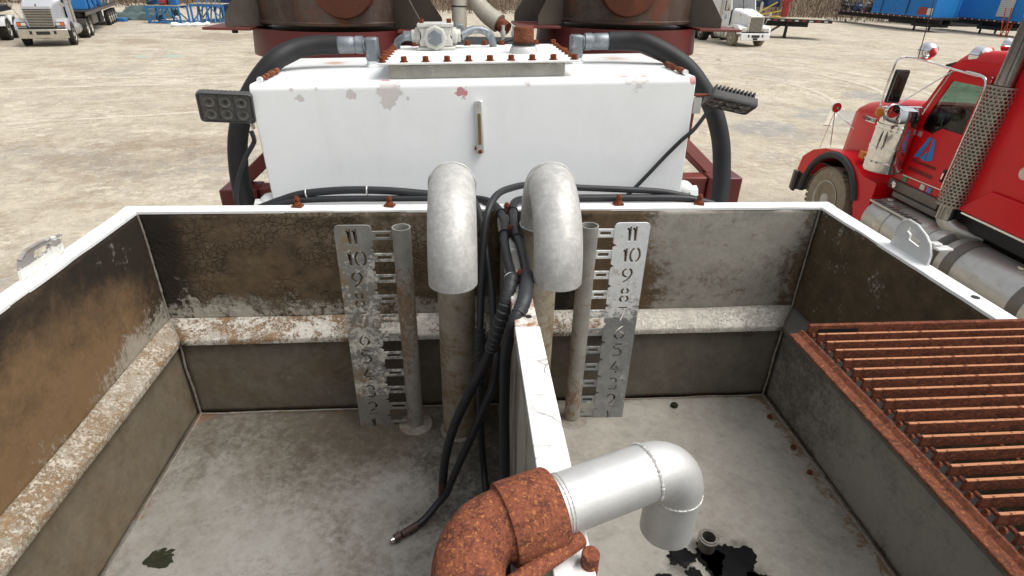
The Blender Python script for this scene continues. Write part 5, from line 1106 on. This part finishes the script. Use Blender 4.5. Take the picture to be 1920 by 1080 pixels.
m = MB(); m.tube([(-1.05, -.6, 1.6), (-1.25, -.2, 2.1), (-1.28, -.1, 2.3)], .03, 6); m.sphere((-1.28, -.1, 2.35), .14, 12, (1, .5, 1)); m.build('mirror_arm', m_wheel, tC)

# ------------------------------------------------------------------ yard, loads and brush
m_ground = surf('gravel_yard', (.42, .37, .29), .95, 0, 'W', (.8, .28), [
    dict(col=(.25, .195, .13), sc=.22, sc2=1.6, w2=.5, lo=.50, hi=.64, op=.55, seed=2),
    dict(col=(.56, .51, .42), sc=.22, sc2=4, w2=.5, st=(1, 2.2, 1), lo=.50, hi=.62, op=.8, seed=7),
    dict(col=(.27, .26, .24), sc=.16, sc2=6, w2=.5, st=(1, 1.6, 1), lo=.53, hi=.60, op=.75, seed=12),
    dict(col=(.28, .22, .15), sc=.45, sc2=3, w2=.5, lo=.53, hi=.585, op=.55, seed=91), dict(col=(.62, .57, .47), sc=.5, sc2=3.5, w2=.5, lo=.54, hi=.59, op=.6, seed=95),
    dict(col=(.20, .15, .10), spots=[(-8, 12, 0, 2.5), (-15, 40, 0, 5), (-3.2, 5.5, 0, 1.6), (-19, 36, 0, 2.2), (-11, 31, 0, 1.2)], sc=.8, det=8, amp=1.6, lo=.52, hi=.85, op=.45),
    dict(col=(.24, .25, .25), spots=[(12.5, 16, 0, 2.2), (16, 20, 0, 1.5), (9, 14.5, 0, 1.5)], sc=1.0, det=8, amp=1.6, lo=.52, hi=.8, op=.6),
    dict(col=(.30, .42, .36), spots=[(-14.4, 29.5, 0, .7), (-15.6, 29.2, 0, .5), (-4.3, 6.2, 0, .4)], sc=1.4, det=8, amp=1.2, lo=.55, hi=.75, op=.8),
    dict(col=(.66, .60, .48), sc=1.8, det=14, rg=.9, dist=1.5, lo=.53, hi=.62, op=.75, seed=22), dict(col=(.16, .13, .095), sc=1.5, det=14, rg=.9, dist=1.5, lo=.55, hi=.64, op=.6, seed=25)], None, .2, 0, ((2.0, .05), (14, .025), (60, .008)))
# tyre tracks: pale pressed bands along wheel paths
t_ = m_ground.node_tree
m = MB(); N = 90
def gz(x, y): return mnoise.noise(Vector((x * .12, y * .12, 3))) * .06 + mnoise.noise(Vector((x * .5, y * .5, 9))) * .025
xs = [-260 + 520 * i / N for i in range(N + 1)]
m.grid(lambda u, v: (-300 + 600 * u, -60 + 360 * v, 0), 4, 3); gr_ = m.build('ground', m_ground); struct(gr_)
m_track = surf('pressed_track', (.54, .49, .40), .95, 0, 'W', (3, .15), [dict(col=(.33, .28, .205), sc=6, sc2=20, lo=.48, hi=.6, op=.6), dict(col=(.30, .25, .18), sc=1.2, lo=.52, hi=.62, op=.6, seed=8)], None, .2, 0, ((14, .03), (40, .01)))
def track(pts, w, z=.006):
    P = catmull(pts, 10); m = MB(); rs = []
    for i, p in enumerate(P):
        d = (P[min(i + 1, len(P) - 1)] - P[max(0, i - 1)]).normalized(); n = Vector((-d.y, d.x, 0))
        ww = w * (1 + .35 * mnoise.noise(Vector((i * .35, w, pts[0][0])))); 
        rs.append([p - n * ww / 2 + Vector((0, 0, z)), p - n * ww * .3 + Vector((0, 0, z + .012)), p + n * ww * .3 + Vector((0, 0, z + .012)), p + n * ww / 2 + Vector((0, 0, z))])
    m.rings(rs, False, False, False); o = m.build('wheel_track', m_track); struct(o)
track([(11, 34, 0), (15, 30, 0), (17, 26, 0), (17.2, 22, 0), (15.5, 18.5, 0), (13, 16.5, 0)], .32)
track([(13, 35, 0), (17.2, 30.5, 0), (19.0, 26, 0), (19.0, 21.5, 0), (17.2, 17.8, 0), (14, 15.4, 0)], .32)
track([(8, 30, 0), (12, 26, 0), (14, 23, 0), (13.6, 19, 0), (11, 15, 0)], .25)
track([(-40, 18, 0), (-25, 20, 0), (-12, 23, 0), (2, 27, 0), (14, 34, 0)], .3); track([(-40, 15.8, 0), (-25, 18, 0), (-12, 21, 0), (2, 25, 0), (16, 32, 0)], .3)
track([(-30, 12, 0), (-18, 13, 0), (-9, 16, 0), (0, 20, 0)], .28)
# loose stones, uncountable
m = MB(); rng = random.Random(5)
for i in range(5200):
    a = rng.random(); 
    if a < .55: x, y = rng.uniform(-16, -2), rng.uniform(4, 20)
    elif a < .9: x, y = rng.uniform(4, 20), rng.uniform(8, 24)
    else: x, y = rng.uniform(-30, 40), rng.uniform(18, 50)
    s = rng.uniform(.01, .028) * (1 + .4 * (y > 20)); rot = Matrix.Rotation(rng.random() * 6, 3, 'Z')
    P = [Vector((math.cos(t) * s * rng.uniform(.7, 1.2), math.sin(t) * s * rng.uniform(.7, 1.2), 0)) for t in (0, 1.6, 3.1, 4.7)]
    o = len(m.v); base = Vector((x, y, -.004)); m.v += [base + rot @ p for p in P] + [base + Vector((rng.uniform(-.3, .3) * s, 0, s * .9))]
    m.f += [(o, o + 1, o + 4), (o + 1, o + 2, o + 4), (o + 2, o + 3, o + 4), (o + 3, o, o + 4)]
st_ = m.build('loose_stones', surf('stone_mix', (.40, .37, .31), .9, 0, 'W', (3, .45)), smooth=False); st_['kind'] = 'stuff'
# bank and brush behind the yard
m_bank = surf('leaf_litter_bank', (.15, .105, .065), .95, 0, 'W', (.6, .35), [dict(col=(.26, .20, .14), sc=1.5, lo=.55, hi=.7, op=.6)], (1.2, .15))
m = MB(); m.grid(lambda u, v: (-130 + 260 * u, 78 + 42 * v + 6 * mnoise.noise(Vector((u * 12, 1, 2))) * (1 - v), -.2 + 11 * v ** 1.2 + .7 * mnoise.noise(Vector((u * 40, v * 8, 3))) * v), 90, 14); struct(m.build('bank', m_bank))
def twigs(name, n, area, hmin, hmax, mat, seed, lean=.5, rr=(.012, .035)):
    g_ = random.Random(seed); m = MB()
    for i in range(n):
        x, y = g_.uniform(area[0], area[1]), g_.uniform(area[2], area[3]); z = max(0, (y - 80) / 42 * 9) - .1; h = g_.uniform(hmin, hmax); r = g_.uniform(*rr)
        p = Vector((x, y, z)); dirv = Vector((g_.uniform(-lean, lean), g_.uniform(-lean, lean), 1)).normalized()
        pts = [p]
        for k in range(3):
            dirv = (dirv + Vector((g_.uniform(-.35, .35), g_.uniform(-.35, .35), g_.uniform(-.1, .2)))).normalized(); pts.append(pts[-1] + dirv * h / 3)
        m.tube(pts, lambda t: r * (1 - .75 * t), 3, False)
        for b in range(3):
            q = pts[1].lerp(pts[3], g_.random()); dv = (dirv + Vector((g_.uniform(-1, 1), g_.uniform(-1, 1), g_.uniform(-.2, .5)))).normalized()
            m.tube([q, q + dv * h * .22, q + dv * h * .36 + Vector((0, 0, g_.uniform(-.1, .15)))], lambda t: r * .45 * (1 - .7 * t), 3, False)
    o = m.build(name, mat, smooth=False); o['kind'] = 'stuff'; return o
m_twig = surf('bare_brush', (.075, .052, .034), .95, 0, 'W', (.8, .5)); m_twig2 = surf('pale_stems', (.13, .10, .072), .95, 0, 'W', (.8, .4))
twigs('bare_brush', 5200, (-75, 95, 70, 92), .8, 3.0, m_twig, 1); twigs('pale_stems', 1500, (-75, 95, 72, 94), 2, 6, m_twig2, 2, .2, (.02, .06))
m = MB(); g_ = random.Random(9)       # dead leaves and grass clumps
for i in range(16000):
    x, y = g_.uniform(-75, 95), g_.uniform(70, 90); z = max(0, (y - 80) / 42 * 9) + g_.random() ** 1.6 * 2.2; s = g_.uniform(.06, .2)
    o = len(m.v); c = Vector((x, y, z)); m.v += [c + Vector((g_.uniform(-s, s), g_.uniform(-s, s), g_.uniform(-s, s))) for _ in range(3)]; m.f.append((o, o + 1, o + 2))
o = m.build('dead_leaves', surf('dead_leaf', (.11, .07, .038), .95, 0, 'W', (.7, .45)), smooth=False); o['kind'] = 'stuff'

m_blue = surf('equipment_blue', (.02, .16, .42), .45, 0, 'W', (.8, .2), [dict(col=(.10, .07, .05), sc=3, sc2=12, lo=.57, hi=.66, op=.6)]); m_navy = surf('dark_navy', (.012, .03, .09), .5, 0, 'W', (1, .3))
m_cblue = surf('container_blue', (.012, .20, .56), .4, 0, 'W', (.5, .06), [dict(col=(.2, .3, .45), sc=1.5, lo=.6, hi=.75, op=.4)])
m_teal = surf('teal_tarp', (.06, .095, .092), .7, 0, 'W', (1.5, .3)); m_yel = surf('machine_yellow', (.55, .40, .03), .5, 0); m_mred = surf('machine_red', (.30, .03, .025), .5, 0, 'W', (2, .3)); m_tape = surf('tape_white', (.6, .6, .6), .5, 0); m_tapr = surf('tape_red', (.4, .03, .03), .5, 0); m_wood = surf('deck_wood', (.36, .30, .22), .9, 0, 'W', (3, .3))
# trailer behind the silver truck, four axles and blue load
hA = Vector((.35, -.937, 0)); 
tr = thing('flatbed_trailer', 'black flatbed trailer with blue steel load behind the silver truck', 'trailer', tuple(Vector((-22.25, 33.45, 0)) - hA * 8), facing((.35, -.937)), None, False)
for sx in (-1, 1):
    for k in range(4): wheel(tr, sx * 1.0, -6.2 - 1.15 * k, .5, .3, sx)
    MB().bb(sx * .5, sx * .62, -10.6, 3.4, 1.0, 1.3).build('main_beam', m_black, tr)
    MB().bb(sx * 1.18, sx * 1.24, -10.6, 3.4, 1.18, 1.36).build('side_rail', m_sill, tr)
MB().bb(-1.24, 1.24, -10.6, 3.4, 1.362, 1.42).build('deck', m_black, tr, .01); MB().bb(-1.1, -.7, -1.2, .8, .55, 1.15).build('tool_box', m_sill, tr, .02); MB().bb(-1.05, -.8, -3.9, -2.6, .45, 1.1).build('tool_box', m_black, tr, .02)
ld = thing('blue_rig_frame', 'blue steel rig frame loaded on the trailer behind the silver truck', 'machine', tuple(Vector((-22.25, 33.45, 1.425)) - hA * 9), facing((.35, -.937)), None, False)
for (x0, x1, y0, y1, z0, z1) in ((-1.1, 1.1, 2.2, 2.6, 0, 2.2), (-1.15, -.6, .2, 2.0, 0, 2.3), (-1.0, .9, -2.2, -.1, .1, 1.8), (-1.1, -.5, -3.6, -2.5, 0, 1.4), (-.2, 1.0, -5.5, -2.5, 0, .9)):
    MB().bb(x0, x1, y0, y1, z0, z1).build('blue_panel', m_blue, ld, .03)
for y in (2.0, .0, -2.4, -4.0): 
    MB().bb(-1.24, -1.16, y - .06, y + .06, 0, 2.4).build('upright', m_blue, ld, .01)
    MB().box((-1.2, y - .8, .9), (.07, 2.1, .1), Matrix.Rotation(R(42), 3, 'X')).build('brace', m_blue, ld)
MB().bb(-1.2, 1.25, -6.6, -5.6, 0, .35).build('timber', m_wood, ld, .02)
# blue steel frames at the far left
def rack(x0, x1, y, h, label, load=True):
    g = thing('steel_rack', label, 'rack', ((x0 + x1) / 2, y, 0), 0, 'blue steel racks at the yard edge')
    for yy in (y, y + 1.6):
        for x in (x0, (x0 + x1) / 2, x1): MB().bb(x - .06, x + .06, yy - .06, yy + .06, 0, h).build('upright', m_blue, g, .01)
        MB().bb(x0 + .062, x1 - .062, yy - .05, yy + .05, h - .16, h - .03).build('top_rail', m_blue, g, .01)
        MB().bb(x0 + .062, x1 - .062, yy - .04, yy + .04, .06, .16).build('foot_rail', m_blue, g, .01)
        for s, xa in ((1, x0), (-1, x1)):
            MB().box((xa + s * .55, yy, h * .5), (.08, .07, h * 1.15), Matrix.Rotation(R(s * 44), 3, 'Y')).build('brace', m_blue, g)
    MB().bb(x0, x1, y - .04, y + 1.64, h, h + .06).build('rack_top', m_wood, g, .01)
    if load:
        for (xa, w, dy, hh, mt, lb) in ((x0 + .05, .5, .2, .7, m_navy, 'navy machine block at the left end of the left blue rack'), (x0 + .35, .7, .9, 1.9, m_blue, 'tall blue pump part at the back of the left blue rack'), (x0 + .95, .5, .15, .45, m_mred, 'rusty red machine part in the middle of the left blue rack'), (x0 + 1.2, .6, .8, 1.5, m_navy, 'tall navy cabinet part right of the middle on the left blue rack'), (x0 + 1.65, .6, .3, 1.0, m_blue, 'blue machine part at the right end of the left blue rack')):
            g2 = thing('machine_part', lb, 'machine part', (xa + w / 2, y + dy, h + .062), 0, 'parts stacked on the left blue rack')
            MB().bb(xa, xa + w, y + dy, y + dy + .5, h + .062, h + .062 + hh * .7).build('casing', mt, g2, .03)
            m = MB(); m.lathe([(w * .3, 0), (w * .3, hh * .2), (w * .15, hh * .3)], (xa + w / 2, y + dy + .25, h + .062 + hh * .7), 'z', 14); m.build('cover', mt, g2)
            m = MB(); m.tube([(xa, y + dy - .05, h + .2), (xa + w * .4, y + dy - .12, h + hh * .4), (xa + w, y + dy - .05, h + hh * .55)], .04, 8, True, 4); m.build('pipe', m_teal, g2)
rack(-24.4, -22.0, 49.2, 1.25, 'blue steel rack piled with machine parts beyond the silver truck')
rack(-21.8, -19.3, 51.0, 1.35, 'blue steel rack with upright pipes beside the rusty drum', False)
for i in range(6):
    m = MB(); x = -21.4 + .35 * i; m.tube([(x, 50.7, .0), (x + .05, 51.4, 1.2), (x + .1, 51.6, 2.6)], .06, 8); o = m.build('leaning_pipe', m_teal if i % 2 else m_blue); tag(o, '%s pipe leaning on the right blue rack, %s from its left end' % ('teal' if i % 2 else 'blue', ('first', 'second', 'third', 'fourth', 'fifth', 'sixth')[i]), 'pipe', 'pipes leaning on the blue rack')
o = MB().bb(-20.6, -18.6, 54, 56, 0, 3.4).build('dark_cabinet', m_navy, None, .04); tag(o, 'dark navy steel cabinet behind the right blue rack', 'cabinet')
m = MB(); m.tube([(-21.7, 46.7, .14), (-20.9, 47.1, .10), (-20.4, 47.3, .13), (-19.8, 47.9, .11), (-19.45, 48.2, .16)], lambda t: .13 + .05 * math.sin(t * 23), 10, True, 6); o = m.build('white_wrap', surf('white_plastic', (.75, .76, .78), .5, 0, 'W', (3, .1))); tag(o, 'long roll of white plastic lying before the blue racks', 'plastic roll')
for i, (x0, x1, y, z) in enumerate(((-29.4, -25.2, 53.0, .5), (-29.0, -25.0, 55.4, .95))):
    m = MB(); m.grid(lambda u, v: (x0 + (x1 - x0) * u, y - .9 + 1.8 * v, max(0, z * math.sin(math.pi * v) ** .35 * (.75 + .25 * math.sin(math.pi * u)) + .30 * mnoise.noise(Vector((u * 7, v * 5, i))))), 24, 10); o = m.build('tarp_heap', m_teal); tag(o, ('teal tarpaulin heap, front one behind the trailer wheels', 'teal tarpaulin heap, taller one against the brush')[i], 'tarpaulin')
o = MB().bb(-27.6, -26.8, 50.3, 50.9, 0, .28).build('blue_bin', m_blue, None, .04); tag(o, 'small blue bin on the ground by the trailer wheels', 'bin')
# flatbed on the right with a load
fl = thing('flatbed_trailer', 'flatbed trailer with red and white edge tape behind the white truck', 'trailer', (26.6, 46.6, 0), facing((.90, -.43)), None, False)
MB().bb(-1.25, 1.25, -9, 2.6, 1.22, 1.42).build('deck', m_black, fl, .01); MB().bb(-1.2, 1.2, -8.9, 2.2, 1.422, 1.46).build('deck_boards', m_wood, fl, .005)
for sx in (-1, 1):
    MB().bb(sx * .35, sx * .5, -9, 1.0, .85, 1.218).build('main_beam', m_black, fl)
    MB().bb(sx * .82, sx * .96, -.6, -.45, .05, 1.2).build('landing_leg', m_black, fl, .01); MB().bb(sx * .74, sx * 1.04, -.68, -.37, .0, .05).build('leg_foot', m_black, fl)
    MB().box((sx * .7, -1.2, .75), (.08, 1.4, .08), Matrix.Rotation(R(35), 3, 'X')).build('leg_brace', m_black, fl)
    for k in range(22): MB().bb(sx * 1.252, sx * 1.258, -8.9 + .52 * k, -8.9 + .52 * k + .26, 1.27, 1.36).build('tape', m_tape if k % 2 else m_tapr, fl)
    wheel(fl, sx * .95, -7.4, .5, .55, sx); wheel(fl, sx * .95, -8.5, .5, .55, sx)
for k in range(5): MB().bb(-1.1 + .5 * k, -.85 + .5 * k, 2.602, 2.608, 1.27, 1.36).build('tape', m_tape if k % 2 else m_tapr, fl)
fm = Matrix.Rotation(facing((.90, -.43)), 3, 'Z'); f0 = Vector((26.6, 46.6, 0))
q = random.Random(3)
g = thing('drill_machine', 'red and dark machinery with yellow bars lying on the right flatbed', 'machine', (26.6, 46.6, 1.462), facing((.90, -.43)), None, False)
for i in range(9): MB().box((q.uniform(-.7, .7), q.uniform(-7, -1.6), q.uniform(.3, 1.6)), (q.uniform(.3, 1.0), q.uniform(.4, 1.3), q.uniform(.3, .9)), Matrix.Rotation(q.random(), 3, 'Z')).build('machine_block', q.choice((m_navy, m_navy, m_mred, m_black)), g, .05)
MB().box((.2, -.9, .55), (.6, .5, 1.0)).build('red_pump', m_mred, g, .08); MB().box((.3, -.9, 1.2), (.5, .8, .35), Matrix.Rotation(.5, 3, 'X')).build('red_arm', m_mred, g, .05)
m = MB(); m.tube([(1.0, -3.2, .1), (.8, -1.6, 1.1)], .05, 8); m.tube([(1.05, -3.0, .1), (.9, -1.2, .5)], .04, 8); m.build('yellow_bar', m_yel, g); MB().bb(.3, .9, -2.0, -1.2, .0, .12).build('yellow_cover', m_yel, g, .04)
# two trailers with blue containers
def ribbed(root, x0, x1, y0, y1, z0, z1, name='container_side'):
    """corrugated container: left and near faces ribbed"""
    m = MB(); P = []; n = int((y1 - y0) / .25)
    for i in range(n):
        y = y0 + (y1 - y0) * i / n; s = (y1 - y0) / n
        P += [(x0, y), (x0, y + s * .35), (x0 + .05, y + s * .5), (x0 + .05, y + s * .85)]
    P += [(x0, y1), (x1, y1), (x1, y0)]
    m.prism(P, 'z', z0, z1); return m.build(name, m_cblue, root)
def ctrailer(x, y0, y1, cy0, cy1, lab1, lab2, legs, wheels):
    t = thing('container_trailer', lab1, 'trailer', (x + 1.25, (y0 + y1) / 2, 0))
    MB().bb(x, x + 2.5, y0, y1, 1.12, 1.32).build('deck', m_black, t, .01)
    for dx in (.7, 1.7): MB().bb(x + dx, x + dx + .14, y0, y1, .75, 1.118).build('main_beam', m_black, t)
    n = int((y1 - y0) / .45)
    for k in range(n): MB().bb(x - .008, x - .002, y0 + .45 * k, y0 + .45 * k + .22, 1.19, 1.28).build('tape', m_tape if k % 2 else m_tapr, t)
    for ly in legs:
        for dx in (.35, 2.0): MB().bb(x + dx, x + dx + .14, ly, ly + .14, .0, 1.116).build('landing_leg', m_black, t)
    MB().bb(x + .3, x + 2.2, legs[0] - 2.2, legs[0] + .5, .42, .74).build('under_box', m_black, t, .03)
    for wy in wheels:
        for sx, xx in ((-1, x + .3), (1, x + 2.2)):
            w = wheel(t, 0, 0, .5, .5, sx); w.location = Vector((xx, wy, .5)) - ORG[t.name]
    c = thing('shipping_container', lab2, 'container', (x + 1.25, (cy0 + cy1) / 2, 1.325))
    ribbed(c, x + .03, x + 2.47, cy0, cy1, 1.325, 4.0)
    MB().bb(x, x + .12, cy0 - .06, cy0 - .004, 1.325, 4.0).build('corner_post', m_cblue, c); MB().bb(x + 2.38, x + 2.5, cy0 - .06, cy0 - .004, 1.325, 4.0).build('corner_post', m_cblue, c)
    MB().bb(x - .02, x + .025, cy0, cy1, 1.33, 1.5).build('bottom_rail', m_cblue, c); MB().bb(x - .02, x + .025, cy0, cy1, 3.8, 4.02).build('top_rail', m_cblue, c)
    return t, c
t1, c1 = ctrailer(45.4, 55.3, 72.4, 55.8, 65.2, 'low black trailer carrying the left blue container', 'corrugated blue container with red and white panel near its front', (58.2,), (68.2, 71.6))
MB().bb(45.33, 45.378, 56.6, 57.9, 1.5, 2.15).build('red_panel', m_mred, c1); MB().bb(45.33, 45.378, 55.9, 56.58, 1.5, 2.1).build('white_panel', m_tape, c1)
for y in (63.5, 59.5): MB().bb(45.35, 45.378, y, y + .1, 1.2, 4.0).build('lashing_strap', m_black, c1)
t2, c2 = ctrailer(50.2, 46.0, 62.0, 51.0, 60.0, 'black trailer carrying the right blue container', 'blue container with a pale louvred door beside the exhaust stack', (55.4,), (48.0,))
MB().bb(50.12, 50.178, 52.2, 53.8, 1.6, 3.7).build('pale_door', m_wheel, c2, .01)
for k in range(12): MB().bb(50.10, 50.118, 52.3, 53.7, 1.72 + .16 * k, 1.78 + .16 * k).build('louvre', m_tape, c2)
MB().bb(50.3, 52.5, 46.1, 50.9, 1.325, 1.9).build('blue_platform', m_cblue, t2, .03); 
q = random.Random(11)
for i, (x, y, mt, lb) in enumerate(((46.0, 71.2, m_sill, 'brown machine part over the rear wheels of the low trailer'), (46.4, 69.8, m_black, 'black tangled machine part between the wheels of the low trailer'), (45.9, 68.4, m_navy, 'dark machine part over the front wheel of the low trailer'), (46.3, 67.2, m_mred, 'dull red machine part on the low trailer before the container'), (45.8, 66.1, m_black, 'black machine part touching the end of the left blue container'))):
    m = MB(); m.lathe([(.3, -.4), (.45, -.35), (.45, .1), (.3, .25), (.12, .3)], (0, 0, 0), 'z', 14); o = m.build('scrap_machine', mt)
    for j in range(6):
        p = MB(); p.tube([(q.uniform(-.5, .5), q.uniform(-.7, .7), q.uniform(-.3, .2)), (q.uniform(-.5, .5), q.uniform(-.7, .7), q.uniform(0, .5)), (q.uniform(-.6, .6), q.uniform(-.9, .9), q.uniform(.2, .9))], .06, 6, True, 3); p.build('hose', q.choice((m_black, m_sill, m_navy)), o)
    for j in range(3): MB().box((q.uniform(-.4, .4), q.uniform(-.6, .6), q.uniform(-.2, .4)), (q.uniform(.2, .5), q.uniform(.2, .5), q.uniform(.2, .5)), Matrix.Rotation(q.random(), 3, 'Z')).build('block', q.choice((m_black, m_sill, mt)), o, .03)
    o.location = (x, y, 1.74); tag(o, lb, 'machine part', 'machine parts on the low trailer')
# orange step ladder
g = thing('step_ladder', 'orange step ladder standing before the right blue container', 'ladder', (50.6, 52.2, 0))
for yy in (51.9, 52.5):
    MB().box((50.45, yy, 1.2), (.06, .08, 2.45), Matrix.Rotation(R(9), 3, 'Y')).build('front_leg', m_orange, g); MB().box((49.95, yy, 1.2), (.05, .07, 2.45), Matrix.Rotation(R(-12), 3, 'Y')).build('rear_leg', m_orange, g)
for k in range(7): MB().bb(50.30 + .055 * k, 50.40 + .055 * k, 51.94, 52.46, .3 + .32 * k, .34 + .32 * k).build('ladder_step', m_orange, g)
# far dark sheds beyond the brush keep the horizon closed
o = MB().bb(54, 60, 66, 74, 0, 5).build('dark_trailer_body', m_black, None, .05); tag(o, 'dark box body standing behind the blue containers', 'trailer')
